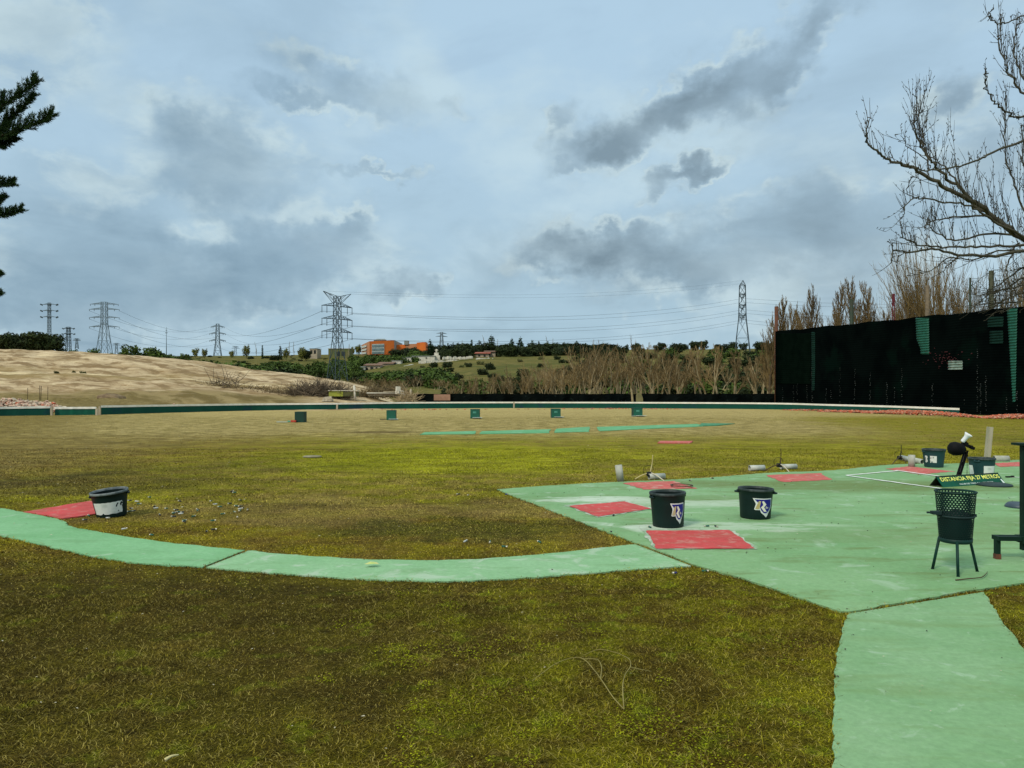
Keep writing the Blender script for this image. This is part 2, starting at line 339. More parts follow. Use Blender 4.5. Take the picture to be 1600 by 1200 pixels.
def spline(P, n=8):
    P = [Vector(p) for p in P]; out = []
    for i in range(len(P) - 1):
        a, b_, c, d_ = P[max(i-1, 0)], P[i], P[i+1], P[min(i+2, len(P)-1)]
        for k in range(n):
            t = k / n
            out.append(.5 * ((2*b_) + (c-a)*t + (2*a-5*b_+4*c-d_)*t*t + (3*b_-a-3*c+d_)*t**3))
    return out + [P[-1]]
def rough_edge(P, step=.08, amp=.012):      # chipped edge of a slab
    out = []
    for a, b_ in zip(P, P[1:]):
        L = (b_ - a).length; n = max(1, int(L / step))
        for k in range(n):
            q = a.lerp(b_, k / n); t = (b_ - a).normalized()
            w = amp * (1 + .05 * q.y)
            out.append(q + Vector((-t.y, t.x, 0)) * rng.uniform(-w, w))
    return out + [P[-1]]
EXCL = []                                   # slabs: no turf grows through them
def slab(name, pts, m, h=.014, kind='structure', excl=True):
    mb = MB(); P = [(p.x, p.y) for p in pts]
    bm = bmesh.new(); vs = [bm.verts.new((p[0], p[1], h)) for p in P]; f = bm.faces.new(vs)
    if f.normal.z < 0: f.normal_flip()
    r = bmesh.ops.extrude_face_region(bm, geom=[f]); bmesh.ops.translate(bm, vec=(0, 0, -h - .05), verts=[g for g in r['geom'] if isinstance(g, bmesh.types.BMVert)])
    bmesh.ops.recalc_face_normals(bm, faces=bm.faces)
    bmesh.ops.triangulate(bm, faces=bm.faces)
    me = bpy.data.meshes.new(name); bm.to_mesh(me); bm.free(); me.materials.append(m)
    o = link(name, me); tag(o, kind=kind)
    if excl: EXCL.append(np.array(P))
    return o
def px(L, n=8): return spline([gp(u, v) for u, v in L], n)
# curved path: two slabs with an open joint
up1 = px([(-140, 772), (-60, 785), (0, 795), (40, 802), (95, 814), (108, 823), (150, 832), (250, 848), (383, 861.5)])
lo1 = px([(316, 888), (200, 880), (100, 861), (0, 838), (-60, 822), (-160, 798)])
slab('path', rough_edge(up1) + rough_edge(lo1), paint_mat('deep_green_path_paint', (.180, .385, .182), (.33, .46, .31), (.11, .24, .09), 1, seed=77))
up2 = px([(389, 862), (450, 868), (580, 876), (700, 877), (800, 872), (900, 862), (993, 852.5)])
lo2 = px([(1080, 886.5), (1000, 891), (900, 899), (800, 906), (700, 910), (600, 908), (500, 903), (400, 895), (322, 888.5)])
slab('path', rough_edge(up2) + rough_edge(lo2), M_path)
# shooting pad
top = px([(775, 766), (900, 757.5), (1100, 748), (1200, 740), (1300, 736), (1400, 726.5), (1500, 725), (1600, 719), (1760, 714)], 4)
rt = [gp(1900, 800), gp(1900, 893)]
bot = px([(1700, 902), (1600, 912.5), (1450, 937), (1328, 958.5)], 5) + [gp(1312, 958)]
lf = px([(1312, 958), (1225, 929), (1160, 906), (1088, 886)], 4)[1:] + [gp(998, 852)]
slab('shooting_pad', rough_edge(top) + rt + rough_edge(bot) + rough_edge(lf) + rough_edge([gp(998, 852), gp(775, 766)])[1:-1], M_pad, h=.017)
wl = px([(1325, 961), (1311, 1005), (1305, 1060), (1301, 1200), (1296, 1400)], 6)
wr = px([(1760, 1180), (1655, 1075), (1600, 1015), (1570, 978), (1537, 927)], 6)
slab('path', rough_edge(wl, .05, .007) + rough_edge(wr, .05, .008), M_walk, h=.012)
M_far = paint_mat('worn_green_strip_paint', (.105, .33, .15), (.20, .42, .25), (.16, .17, .06), .7, (.5, .66), seed=41, dirty=.6)
# far green strip in five pieces, a red one
for k, L in enumerate([[(655, 679.5), (664, 676), (745, 674), (741, 678.5)], [(749, 678.5), (753, 674.3), (860, 671.2), (858, 677)],
          [(866, 676.5), (869, 670.5), (922, 667.3), (920, 675)], [(936, 674), (933, 667.6), (1010, 665.3), (1090, 662.8), (1099, 666.6), (1010, 670.5)]]):
    slab('path', rough_edge([gp(*p) for p in L] + [gp(*L[0])], .5)[:-1], M_far, h=.02)
slab('path', [gp(1092, 666.2), gp(1096, 662), gp(1148, 662.6), (gp(1120, 665.6))], pm('dark_green_paint', (.03, .17, .07), (.05, .22, .10), 3, .7), h=.03)
slab('path', rough_edge([gp(1026, 693), gp(1032, 690.3), (gp(1084, 690.3)), gp(1078, 693.2), gp(1026, 693)], .3)[:-1], M_redw, h=.03)
# red pads on the green
def sheet(name, L, m, z, amp=.01, step=.1):
    P = rough_edge([gp(u, v, z) for u, v in L] + [gp(*L[0], z)], step, amp)[:-1]
    mb = MB(); mb.add([(p.x, p.y, z) for p in P], [tuple(range(len(P)))]); me = mb.mesh(name, m)
    bm = bmesh.new(); bm.from_mesh(me)
    for f in bm.faces:
        if f.normal.z < 0: f.normal_flip()
    bmesh.ops.triangulate(bm, faces=bm.faces); bm.to_mesh(me); bm.free()
    return tag(link(name, me), kind='structure')
sheet('pad_marking', [(880, 789), (975, 781.5), (1022, 795), (932, 808.5)], M_conc, .0215, .02)
sheet('pad_marking', [(889, 790.3), (976, 783.2), (1017, 794.6), (934, 807)], M_red, .026)
sheet('pad_marking', [(1000, 826), (1142, 827), (1184, 857.8), (1022, 858.5)], M_conc, .0215, .02)
sheet('pad_marking', [(1010, 828.8), (1140, 828), (1180, 856.8), (1026, 857)], M_red, .026)
sheet('pad_marking', [(972, 754.5), (1052, 751.4), (1089, 763.2), (1006, 764.6)], M_redw, .0215, .02)
sheet('pad_marking', [(1196, 742.2), (1281, 739), (1302, 749.5), (1224, 753)], M_redw, .0215, .02)
sheet('pad_marking', [(1384, 732.5), (1420, 728.6), (1492, 736.5), (1436, 741)], M_redw, .0215, .015)
sheet('pad_marking', [(1553, 723.5), (1640, 719.6), (1660, 727), (1562, 729.3)], M_redw, .0215, .015)
slab('pad_marking', rough_edge([gp(36, 802), gp(140, 784.5), gp(172, 788), gp(150, 805), gp(98, 812), gp(36, 802)], .12, .012)[:-1], M_red, h=.02)
def line(L, w, z=.0255):
    for (a, c) in zip(L, L[1:]):
        a, c = gp(*a, z), gp(*c, z); t = (c - a).normalized(); nrm = Vector((-t.y, t.x, 0)) * w / 2
        P = rough_edge([a - nrm, c - nrm], .1, .006) + rough_edge([c + nrm, a + nrm], .1, .006)
        mb = MB(); mb.add([(p.x, p.y, z) for p in P], [tuple(range(len(P)))]); z += .0012
        tag(mb.build('line_marking', M_white), kind='structure')
line([(1322, 742.5), (1405, 735)], .07); line([(1323, 742.8), (1470, 763)], .07, .0266); line([(1400, 734.6), (1480, 745.5), (1520, 751)], .07, .028); line([(1572, 745.2), (1700, 748)], .06)

# ------------------------------------------------------------------ turf (geometry): one mass nobody could count
def inside(P, poly):
    x, y = P[:, 0], P[:, 1]; r = np.zeros(len(P), bool); n = len(poly)
    for i in range(n):
        x1, y1 = poly[i]; x2, y2 = poly[(i + 1) % n]
        c = (y1 > y) != (y2 > y)
        if not c.any(): continue
        r ^= c & (x < (x2 - x1) * (y - y1) / ((y2 - y1) if y2 != y1 else 1e-9) + x1)
    return r
def turf(n, Y0, Y1, hl, wl, lean, k=.74, p=1.0):
    Yv = (nr.random(n) * (Y1 ** (1 + p) - Y0 ** (1 + p)) + Y0 ** (1 + p)) ** (1 / (1 + p)); Xv = (nr.random(n) * 2 - 1) * k * Yv
    P = np.stack([Xv, Yv], 1); ok = np.ones(n, bool)
    for poly in EXCL:
        lo, hi = poly.min(0), poly.max(0); c = (P[:, 0] > lo[0]) & (P[:, 0] < hi[0]) & (P[:, 1] > lo[1]) & (P[:, 1] < hi[1])
        idx = np.where(c & ok)[0]
        if len(idx): ok[idx[inside(P[idx], poly)]] = False
    wy = 74.8 - (P[:, 0] - 25.6) * 3.405      # nothing beyond the black wall
    ok &= P[:, 1] < wy - .3
    P = P[ok]; n = len(P)
    a = nr.random(n) * 2 * np.pi; ln = lean[0] + (lean[1] - lean[0]) * nr.random(n)
    h = hl[0] + (hl[1] - hl[0]) * nr.random(n) ** 2; w = wl[0] + (wl[1] - wl[0]) * nr.random(n)
    cl = np.sin(P[:, 0] * 2.1 + np.sin(P[:, 1] * 1.7)) * np.sin(P[:, 1] * 1.9 + np.sin(P[:, 0] * 1.3)); h = h * (1 + .35 * cl)
    D = np.stack([np.cos(a) * np.sin(ln), np.sin(a) * np.sin(ln), np.cos(ln)], 1)
    bend = np.stack([np.cos(a + 1.1), np.sin(a + 1.1), -.5 * np.ones(n)], 1)
    S = np.stack([-np.sin(a), np.cos(a), np.zeros(n)], 1)
    B = np.stack([P[:, 0], P[:, 1], np.zeros(n)], 1)
    Mid = B + D * (h * .55)[:, None]; T = Mid + (D * .8 + bend * .45) * (h * .45)[:, None]
    T[:, 2] = np.maximum(T[:, 2], .004)
    hw = (S * w[:, None]) / 2
    V = np.stack([B - hw, B + hw, Mid - hw * .8, Mid + hw * .8, T], 1).reshape(-1, 3)
    i = np.arange(n)[:, None] * 5
    Fc = np.concatenate([i + np.array([[0, 1, 3]]), i + np.array([[0, 3, 2]]), i + np.array([[2, 3, 4]])], 1).reshape(-1, 3)
    return V, Fc
parts = [turf(300000, 3.0, 6.2, (.014, .045), (.0022, .0045), (.85, 1.5)), turf(220000, 6.2, 11, (.014, .04), (.004, .009), (.9, 1.5)),
         turf(260000, 11, 22, (.016, .045), (.007, .014), (.75, 1.45)), turf(130000, 22, 62, (.018, .04), (.02, .05), (1.15, 1.52)),
         turf(2600, 3.0, 6.5, (.08, .22), (.002, .0035), (1.1, 1.5))]
off = 0; VV, FF = [], []
for V, Fc in parts: VV.append(V); FF.append(Fc + off); off += len(V)
def fringe(n_per_m):                        # blades leaning over the edges of the slabs
    P = []
    for poly in EXCL:
        for i in range(len(poly)):
            a, c = poly[i], poly[(i + 1) % len(poly)]; m_ = (a + c) / 2
            if m_[1] < 2.6 or m_[1] > 20 or abs(m_[0]) > .8 * m_[1]: continue
            L = np.linalg.norm(c - a); k = int(L * n_per_m * min(1, 9 / m_[1])); t = nr.random((k, 1)); P.append(a + (c - a) * t + nr.normal(size=(k, 2)) * .012)
    P = np.concatenate(P); n = len(P); keep = np.ones(n, bool)
    for poly in EXCL:
        cen = poly.mean(0); keep &= ~inside(P, cen + (poly - cen) * .996)
    P = P[keep]; n = len(P); sz = 1 + .06 * P[:, 1]
    a = nr.random(n) * 6.283; ln = .8 + nr.random(n) * .75; h = (.014 + .04 * nr.random(n) ** 2) * sz; w = (.0025 + .003 * nr.random(n)) * sz
    D = np.stack([np.cos(a) * np.sin(ln), np.sin(a) * np.sin(ln), np.cos(ln)], 1); S = np.stack([-np.sin(a), np.cos(a), np.zeros(n)], 1)
    B = np.stack([P[:, 0], P[:, 1], np.full(n, -.004)], 1); M_ = B + D * (h * .6)[:, None]; T = M_ + D * (h * .4)[:, None]; T[:, 2] = np.maximum(T[:, 2] - h * .25, .02); hw = S * w[:, None] / 2
    V = np.stack([B - hw, B + hw, M_ - hw * .8, M_ + hw * .8, T], 1).reshape(-1, 3); i = np.arange(n)[:, None] * 5
    return V, np.concatenate([i + np.array([[0, 1, 3]]), i + np.array([[0, 3, 2]]), i + np.array([[2, 3, 4]])], 1).reshape(-1, 3)
V, Fc = fringe(300); VV.append(V); FF.append(Fc + off); off += len(V)
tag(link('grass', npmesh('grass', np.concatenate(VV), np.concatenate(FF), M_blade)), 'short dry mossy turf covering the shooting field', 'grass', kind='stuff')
def clover(n):                              # low broad-leaved weeds growing in tufts through the foreground turf
    V, Fc = [], []
    for c in range(n):
        cy = 3.2 + 4.0 * rng.random() ** 1.3; cx = rng.uniform(-.35, .34) * cy + .25; rad = rng.uniform(.05, .2)
        pc = np.array([[cx, cy]])
        if any(inside(pc, q)[0] for q in EXCL): continue
        for k in range(int(30 + 380 * rad)):
            a = rng.random() * 6.28; r_ = rad * math.sqrt(rng.random()) * rng.uniform(.6, 1.3); x, y, z = cx + r_ * math.cos(a), cy + r_ * math.sin(a) * .9, rng.uniform(.012, .05); s = rng.uniform(.003, .0065)
            if any(inside(np.array([[x, y]]), q)[0] for q in EXCL): continue
            b_ = rng.random() * 6.28; tl = rng.uniform(-.5, .5); o = len(V)
            for w in (0, 1.57, 3.14, 4.71): V.append((x + s * math.cos(b_ + w) * (1.3 if w in (0, 3.14) else .8), y + s * math.sin(b_ + w), z + s * math.cos(w) * tl))
            Fc.append((o, o+1, o+2, o+3))
    return V, Fc
mb = MB(); mb.add(*clover(60)); tag(mb.build('clover', pm('weed_leaves', (.17, .19, .008), (.23, .23, .012), 2, .95, spec=.0, island=.5)), 'low yellow-green weeds in tufts through the foreground turf', 'weeds', kind='stuff')
# pale flecks lying in the turf: scraps of wad and dead leaf
def flecks(n, Y0, Y1, size, k=.7, xs=(-1, 1)):
    V = []; Fc = []
    for i in range(n):
        Yv = math.sqrt(rng.random() * (Y1*Y1 - Y0*Y0) + Y0*Y0); Xv = rng.uniform(*xs) * k * Yv
        if Yv > 74.8 - (Xv - 25.6) * 3.405 - 1: continue
        s = size * rng.uniform(.5, 1.3); a = rng.random() * 6.28; z = rng.uniform(.018, .045)
        c, q = math.cos(a), math.sin(a); o = len(V)
        for (dx, dy, dz) in ((-1, -.4, 0), (.2, -.6, .15), (1, .1, .1), (.1, .5, .3)): V.append((Xv + s*(dx*c - dy*q), Yv + s*(dx*q + dy*c), z + s*dz))
        Fc.append((o, o+1, o+2, o+3))
    return V, Fc
mb = MB(); nG = 0
while nG < 260:                             # grit and crumbs of shot plastic on the concrete
    x, y = rng.uniform(.3, 9), rng.uniform(3.4, 15) ; q = np.array([[x, y]])
    if not any(inside(q, e)[0] for e in EXCL if e[:, 1].max() < 25): continue
    w = rng.uniform(.002, .0065) * (1 + .05 * y); mb.box((x, y, .0185 + w * .3), (w * rng.uniform(1, 2.2), w, w * .6), rng.random() * 6); nG += 1
tag(mb.build('grit', pm('dark_grit', (.03, .035, .03), (.10, .085, .05), 3, .9)), 'dark grit and crumbs scattered over the green concrete', 'grit', kind='stuff')
mb = MB()
for a in ((90, 3.2, 8, .009), (260, 8, 22, .016), (300, 22, 55, .035)): mb.add(*flecks(*a))
mb.add(*flecks(220, 9, 40, .02, .7, (-1, -.45)))
tag(mb.build('litter', pm('pale_litter', (.48, .44, .33), (.32, .27, .16), 3, .8, coord='Object')), 'pale scraps of wad and dead leaf strewn over the turf', 'litter', kind='stuff')
# ------------------------------------------------------------------ terrain beyond the field
TU = [-900, -200, 0, 200, 400, 530, 640, 760, 900, 1050, 1200, 1700, 2600]
TY = [90, 105, 150, 200, 260, 320, 390, 450, 520, 600, 700, 850, 1050, 1500]
def col_(L): return L
TV = np.array([
 [634, 634, 634, 634, 634, 634, 634, 634, 634, 634, 634, 634, 634],
 [625, 625, 625, 625, 624, 622, 620, 619, 619, 619, 619, 619, 619],
 [562, 566, 568, 572, 612, 617, 612, 611, 610, 609, 608, 606, 606],
 [560, 562, 564, 567, 602, 606, 603, 602, 600, 598, 596, 594, 594],
 [559, 560, 561, 564, 590, 598, 593, 590, 588, 584, 582, 580, 580],
 [558, 559, 560, 562, 580, 594, 585, 577, 574, 570, 568, 566, 566],
 [557, 558, 559, 561, 572, 588, 577, 567, 563, 560, 558, 557, 557],
 [556, 557, 558, 560, 565, 578, 567, 560, 557, 554, 553, 552, 552],
 [556, 556, 557, 559, 561, 566, 560, 556, 553, 550, 549, 548, 548],
 [555, 556, 557, 558, 558, 556, 554, 551, 549, 547, 546, 546, 546],
 [555, 556, 557, 557, 556, 554, 551, 549, 547, 546, 545, 545, 545],
 [556, 557, 557, 557, 557, 555, 552, 550, 548, 547, 546, 546, 546],
 [560, 560, 560, 560, 560, 560, 558, 556, 556, 556, 556, 556, 556],
 [600, 600, 600, 600, 600, 600, 600, 600, 600, 600, 600, 600, 600]])
def hillz(X, Y):
    u = 800 + F * X / Y
    j = min(max(np.searchsorted(TY, Y) - 1, 0), len(TY) - 2); i = min(max(np.searchsorted(TU, u) - 1, 0), len(TU) - 2)
    fy = min(max((Y - TY[j]) / (TY[j+1] - TY[j]), 0), 1); fx = min(max((u - TU[i]) / (TU[i+1] - TU[i]), 0), 1)
    fx = fx * fx * (3 - 2 * fx)
    zz = [EYE + (HZ - (TV[jj, i] * (1 - fx) + TV[jj, i+1] * fx)) * TY[jj] / F for jj in (j, j + 1)]
    return float(zz[0] * (1 - fy) + zz[1] * fy)
def onhill(u, Y): X = (u - 800) / F * Y; return Vector((X, Y, hillz(X, Y)))
mb = MB(); us = np.linspace(-900, 2600, 176); yy = np.concatenate([np.linspace(90, 320, 60), np.linspace(326, 860, 70), np.linspace(880, 1500, 12)])
vs = []
for Yv in yy:
    for u in us:
        X = (u - 800) / F * Yv; z = hillz(X, Yv)
        if Yv > 112: z += .35 * math.sin(X * .13 + Yv * .07) * math.sin(Yv * .11 - X * .05) + .15 * math.sin(X * .5) * math.sin(Yv * .31)
        vs.append((X, Yv, z))
nU = len(us)
mb.add(vs, [(j*nU+i, j*nU+i+1, (j+1)*nU+i+1, (j+1)*nU+i) for j in range(len(yy)-1) for i in range(nU-1)], 0, True)
m, b, p = newmat('hillside_turf'); pos = b.n('ShaderNodeNewGeometry').outputs['Position']
n1 = b.noise(pos, .035, 5, .6); n2 = b.noise(pos, .16, 5, .65); n3 = b.noise(pos, .8, 4, .65)
c = b.mix(b.ss(n1, .42, .6), (.125, .105, .028), (.078, .080, .018)); c = b.mix(b.m('MULTIPLY', b.ss(n2, .5, .68), .7), c, (.19, .15, .05)); c = b.mix(b.m('MULTIPLY', b.ss(n2, .46, .32), .7), c, (.06, .07, .02))
f = b.m('MULTIPLY_ADD', n3, .9, .55); c = b.mix(1.0, c, b.comb(f, f, f), 'MULTIPLY')
b.put(p.inputs['Base Color'], c); p.inputs['Roughness'].default_value = .95; p.inputs['Specular IOR Level'].default_value = .05; bump(b, p, n3, .4, .3)
M_hill = m
tag(mb.build('hillside', M_hill), kind='structure')

# sand bank behind the left of the barrier
CU = [-900, -300, 0, 100, 200, 300, 400, 480, 540, 568, 605, 640, 700]
CV = [538, 541, 545, 549, 553, 562, 578, 585.5, 595, 602, 616, 627, 632]
PS = [0, .1, .16, .30, .46, .50, .56, .8, .95, 1.0, 1.12, 1.5]
PZ = [0, .03, .08, .29, .46, .475, .49, .83, .97, 1.0, .98, .90]
def bank_at(u, s):
    Y = 63 + s * 57; cz = EYE + (HZ - np.interp(u, CU, CV)) * 120 / F
    z = cz * np.interp(s, PS, PZ) - .06 + (0 if s < .05 else 1) * 0
    X = (u - 800) / F * Y
    k = min(max((s - .12) / .3, 0), 1) * min(max((660 - u) / 120, 0), 1)
    z += k * .45 * (.20 * math.sin(X * .21 + Y * .35) + .22 * math.sin(X * .55 + 2 * math.sin(Y * .4)) * math.sin(Y * .5) + .10 * math.sin(X * 1.3 + Y * .9) + .07 * math.sin(X * 2.9 - Y * 1.3))
    return Vector((X, Y, z))
mb = MB(); U = np.linspace(-900, 700, 260); S = np.linspace(0, 1.5, 120)
mb.add([bank_at(u, s) for s in S for u in U], [(j*260+i, j*260+i+1, (j+1)*260+i+1, (j+1)*260+i) for j in range(119) for i in range(259)], 0, True)
m, b, p = newmat('pale_sand'); pos = b.n('ShaderNodeNewGeometry').outputs['Position']; sp = b.n('ShaderNodeSeparateXYZ'); b.L.new(pos, sp.inputs[0])
n1 = b.noise(b.vmul(pos, (.25, 1, 2.2)), .25, 6, .65, .6); n2 = b.noise(b.vmul(pos, (.5, 1, 1.6)), .9, 6, .65, .5); n3 = b.noise(pos, 3, 4, .65); nb = b.noise(pos, .12, 4, .6)
c = b.mix(b.ss(n1, .38, .62), (.38, .27, .15), (.55, .42, .265)); c = b.mix(b.m('MULTIPLY', b.ss(n2, .52, .66), .6), c, (.62, .48, .30)); c = b.mix(b.m('MULTIPLY', b.ss(n2, .47, .36), .75), c, (.25, .155, .065))
c = b.mix(b.m('MULTIPLY', b.ss(n3, .60, .70), .5), c, (.22, .15, .07))
wz = b.m('ADD', sp.outputs[2], b.m('MULTIPLY', b.m('SUBTRACT', nb, .5), 1.2))
sa = b.n('ShaderNodeAttribute', attribute_name='bank_s').outputs['Fac']; ua = b.n('ShaderNodeAttribute', attribute_name='bank_u').outputs['Fac']
nw = b.noise(b.vmul(pos, (.35, 1, 1)), .5, 5, .65); sj = b.m('MULTIPLY_ADD', b.m('SUBTRACT', nw, .5), .22, sa)
def band_(v, a, bb, c_, d_): return b.m('MULTIPLY', b.ss(v, a, bb), b.ss(v, c_, d_, 1, 0))
streak = b.noise(b.comb(b.m('MULTIPLY', ua, 2.2), b.m('MULTIPLY_ADD', sa, 17, b.m('MULTIPLY', ua, .6)), 0), 1.0, 6, .62, .5)
c = b.mix(b.m('MULTIPLY', b.ss(streak, .46, .60), .85), c, (.19, .12, .055)); c = b.mix(b.m('MULTIPLY', b.ss(streak, .42, .32), .5), c, (.74, .59, .36))
c = b.mix(b.m('MULTIPLY', band_(sj, .47, .485, .50, .53), .75), c, (.72, .57, .33))
c = b.mix(b.m('MULTIPLY', band_(sj, .36, .43, .455, .475), b.ss(nb, .36, .52, .35, .85)), c, (.24, .165, .065))
c = b.mix(b.m('MULTIPLY', band_(sj, .52, .54, .57, .66), b.ss(nb, .44, .6, .15, .75)), c, (.26, .18, .075))
c = b.mix(b.m('MULTIPLY', b.ss(nw, .56, .70), .45), c, (.27, .18, .08))
c = b.mix(b.m('MULTIPLY', band_(b.m('ADD', sj, b.m('MULTIPLY', ua, -.02)), -.02, .04, .19, .26), b.ss(ua, 5.2, 4.4)), c, b.mix(b.ss(streak, .4, .6), (.14, .10, .035), (.27, .20, .09)))
veg = b.m('MULTIPLY', b.m('MULTIPLY', b.ss(sj, .25, .19), b.m('MULTIPLY', b.ss(ua, 3.2, 1.6), b.ss(ua, -.2, .6))), .9)
c = b.mix(b.m('MULTIPLY', veg, .85), c, b.mix(b.ss(n3, .4, .6), (.115, .085, .026), (.20, .15, .055)))
b.put(p.inputs['Base Color'], c); p.inputs['Roughness'].default_value = .95; p.inputs['Specular IOR Level'].default_value = .08; bump(b, p, b.m('ADD', n3, b.m('MULTIPLY', n2, 2)), .5, .25)
o = tag(mb.build('sand_bank', m), kind='structure'); at_ = o.data.attributes.new('bank_s', 'FLOAT', 'POINT'); at_.data.foreach_set('value', [float(s) for s in S for u in U]); at_ = o.data.attributes.new('bank_u', 'FLOAT', 'POINT'); at_.data.foreach_set('value', [float(u) / 100 for s in S for u in U])
def onbank(u, s): return bank_at(u, s)

# ------------------------------------------------------------------ low green barrier round the field
M_green = pm('dark_green_sheet', (.008, .062, .045), (.010, .075, .052), 1.2, .6, spec=.08, c3=(.012, .045, .06), sc3=.6, th3=(.55, .7))
M_gpanel = pm('green_sheet_bright', (.009, .10, .06), (.012, .075, .055), 1.0, .6, spec=.08)
M_rail = pm('white_rail_paint', (.86, .82, .74), (.74, .70, .60), 3, .6)
M_post = pm('weathered_wood', (.42, .36, .26), (.30, .25, .17), 6, .85, stretch=(1, 1, .2))
def gY(v): return F * EYE / (v - HZ)
def barrier(name, L, label, panel_mat, posts, rail_m, skirt=0):
    t = thing(name, label, 'barrier', (0, 0, 0))
    B, T = [], []
    for (u, vb, vt) in L:
        q = gp(u, vb); B.append(q); T.append(pt(u, vt, q.y).z)
    pos = spline([Vector((q.x, q.y, h)) for q, h in zip(B, T)], 8)
    pos = [q + Vector((0, rng.uniform(-.03, .03), 0)) for q in pos]
    mb = MB(); n = len(pos); th = .03
    vs = []
    for q in pos: vs += [(q.x, q.y, -.05), (q.x, q.y, q.z), (q.x, q.y + th, q.z), (q.x, q.y + th, -.05)]
    fs = []
    for i in range(n - 1):
        for k in range(4): fs.append((i*4+k, i*4+(k+1) % 4, (i+1)*4+(k+1) % 4, (i+1)*4+k))
    mb.add(vs, fs + [(0, 1, 2, 3), tuple((n-1)*4+k for k in (3, 2, 1, 0))])
    mb.build('panel', panel_mat, t)
    if rail_m:
        mb = MB(); vs = []
        for q in pos: vs += [(q.x, q.y - .035, q.z), (q.x, q.y - .035, q.z + .14), (q.x, q.y + .07, q.z + .14), (q.x, q.y + .07, q.z)]
        mb.add(vs, fs + [(0, 1, 2, 3), tuple((n-1)*4+k for k in (3, 2, 1, 0))]); mb.build('top_rail', rail_m, t)
    for (u, vb, vt) in posts:
        q = gp(u, vb); mb = MB(); h = pt(u, vt, q.y).z
        mb.box((q.x, q.y - .08, h / 2 - .05), (.14, .09, h + .1)); mb.build('post', M_post, t)
    return t
barrier('barrier', [(-160, 653.5, 642), (-60, 651.5, 640.5), (0, 650, 639), (78, 648.8, 637.8)], 'short left end of the low barrier, with a dent in its near-black sheet', M_green, [(82, 649, 636.5)], M_rail)
barrier('barrier', [(86, 648.9, 639.2), (118, 648.6, 639), (150, 648.3, 638.8)], 'single low green panel between two wooden posts of the barrier', M_gpanel, [(152, 648.8, 638.5)], M_rail)
barrier('barrier', [(158, 648, 636.8), (260, 645, 635), (400, 641.5, 633), (527, 640, 632), (640, 638.5, 630.5), (800, 637.6, 630), (1000, 638, 630.4), (1200, 639.5, 631.6), (1300, 642.8, 634.2), (1400, 645.6, 637), (1499, 648.3, 640.8)],
        'long curved low green barrier with a white top rail round the field', M_green, [(156.5, 648.5, 635), (527, 640.3, 632), (803, 638, 628)], M_rail)

# black screen of netting behind the middle of the field
M_blk = pm('black_netting', (.0022, .0035, .0035), (.0045, .0065, .006), .8, 1, c3=(.010, .016, .015), sc3=2.2, spec=.0)
t = thing('screen_fence', 'low black netting fence with a brown patch, behind the long barrier', 'fence', (0, 0, 0))
def screen(L, Y0, Y1):
    vs, n = [], len(L)
    for i, u in enumerate(L):
        Yv = Y0 + (Y1 - Y0) * i / (n - 1); X = (u - 800) / F * Yv; w = .06 * math.sin(i * .9) + .05 * math.sin(i * 2.3)
        h = EYE + (HZ - 615.3 + .35 * math.sin(i * .7)) / F * Yv
        for k in range(5): vs.append((X, Yv + w * math.sin(k * 1.1) * 1.5, h * k / 4))
    return vs, [(i*5+k, (i+1)*5+k, (i+1)*5+k+1, i*5+k+1) for i in range(n-1) for k in range(4)]
mb = MB(); mb.add(*screen(list(np.linspace(645, 1235, 90)), 82, 80)); mb.build('netting', M_blk, t)
for o in [o for o in C.objects if o.name.startswith('netting')]:
    md = o.modifiers.new('th', 'SOLIDIFY'); md.thickness = .02
mb = MB(); a = pt(678, 616.2, 81.6); c = pt(703.5, 625.6, 81.6); mb.box(((a.x + c.x)/2, 81.55, (a.z + c.z)/2), (c.x - a.x, .03, a.z - c.z)); mb.build('patch', pm('brown_tarp', (.34, .19, .13), (.27, .15, .10), 2, .8), t)
for u in np.linspace(645, 1235, 16):
    p_ = pt(u, 615.5, 82); mb = MB(); mb.tube([(p_.x, 82.12, -.1), (p_.x, 82.12, p_.z)], .04, 6); mb.build('post', M_post, t)
p_ = pt(642, 608, 80); mb = MB(); mb.tube([(p_.x, 80, 0), (p_.x, 80, p_.z)], [.10, .08], 8)
tag(mb.build('end_post', M_post), 'pale bare post standing at the left end of the black netting fence', 'post')

# ------------------------------------------------------------------ tall black wall
A, Bp = Vector((25.6, 74.8, 0)), Vector((33.0, 49.6, 0)); wd = (Bp - A); WL = wd.length; wd.normalize(); wn = Vector((wd.y, -wd.x, 0))
if wn.x > 0: wn = -wn                      # towards the field
wall = thing('screen_wall', 'tall black corrugated sheet wall with torn green strips', 'wall', (0, 0, 0))
M_wallb = pm('black_wall_sheet', (.0012, .0022, .0022), (.0022, .0042, .0038), .5, 1, spec=.0, c3=(.002, .006, .0045), sc3=.35, th3=(.56, .7))
M_wallg = pm('faded_green_sheet', (.005, .066, .042), (.008, .092, .06), 4, .6, c3=(.01, .09, .06), sc3=6)
M_wallw = pm('chalky_sheet', (.22, .28, .24), (.13, .20, .165), 3, .7)
def wtop(s): return 7.44 + (7.1 - 7.44) * s / WL + .04 * math.sin(s * 1.1) + .03 * math.sin(s * 2.7)
def ripple(z): return .028 * math.sin(z * 2 * math.pi / .185)
def wp(s, z, off=0, amp=1.0): q = A + wd * s + wn * (off + amp * ripple(z) + .05 * math.sin(s * .35)); return (q.x, q.y, z)
ss_ = np.linspace(0, WL * 1.75, 60); nz_ = 240; vs = []
for s in ss_:
    for k in range(nz_ + 1): vs.append(wp(s, wtop(s) * k / nz_, 0, .35))
mb = MB(); mb.add(vs, [(i*(nz_+1)+k, (i+1)*(nz_+1)+k, (i+1)*(nz_+1)+k+1, i*(nz_+1)+k+1) for i in range(59) for k in range(nz_)], 0, True)
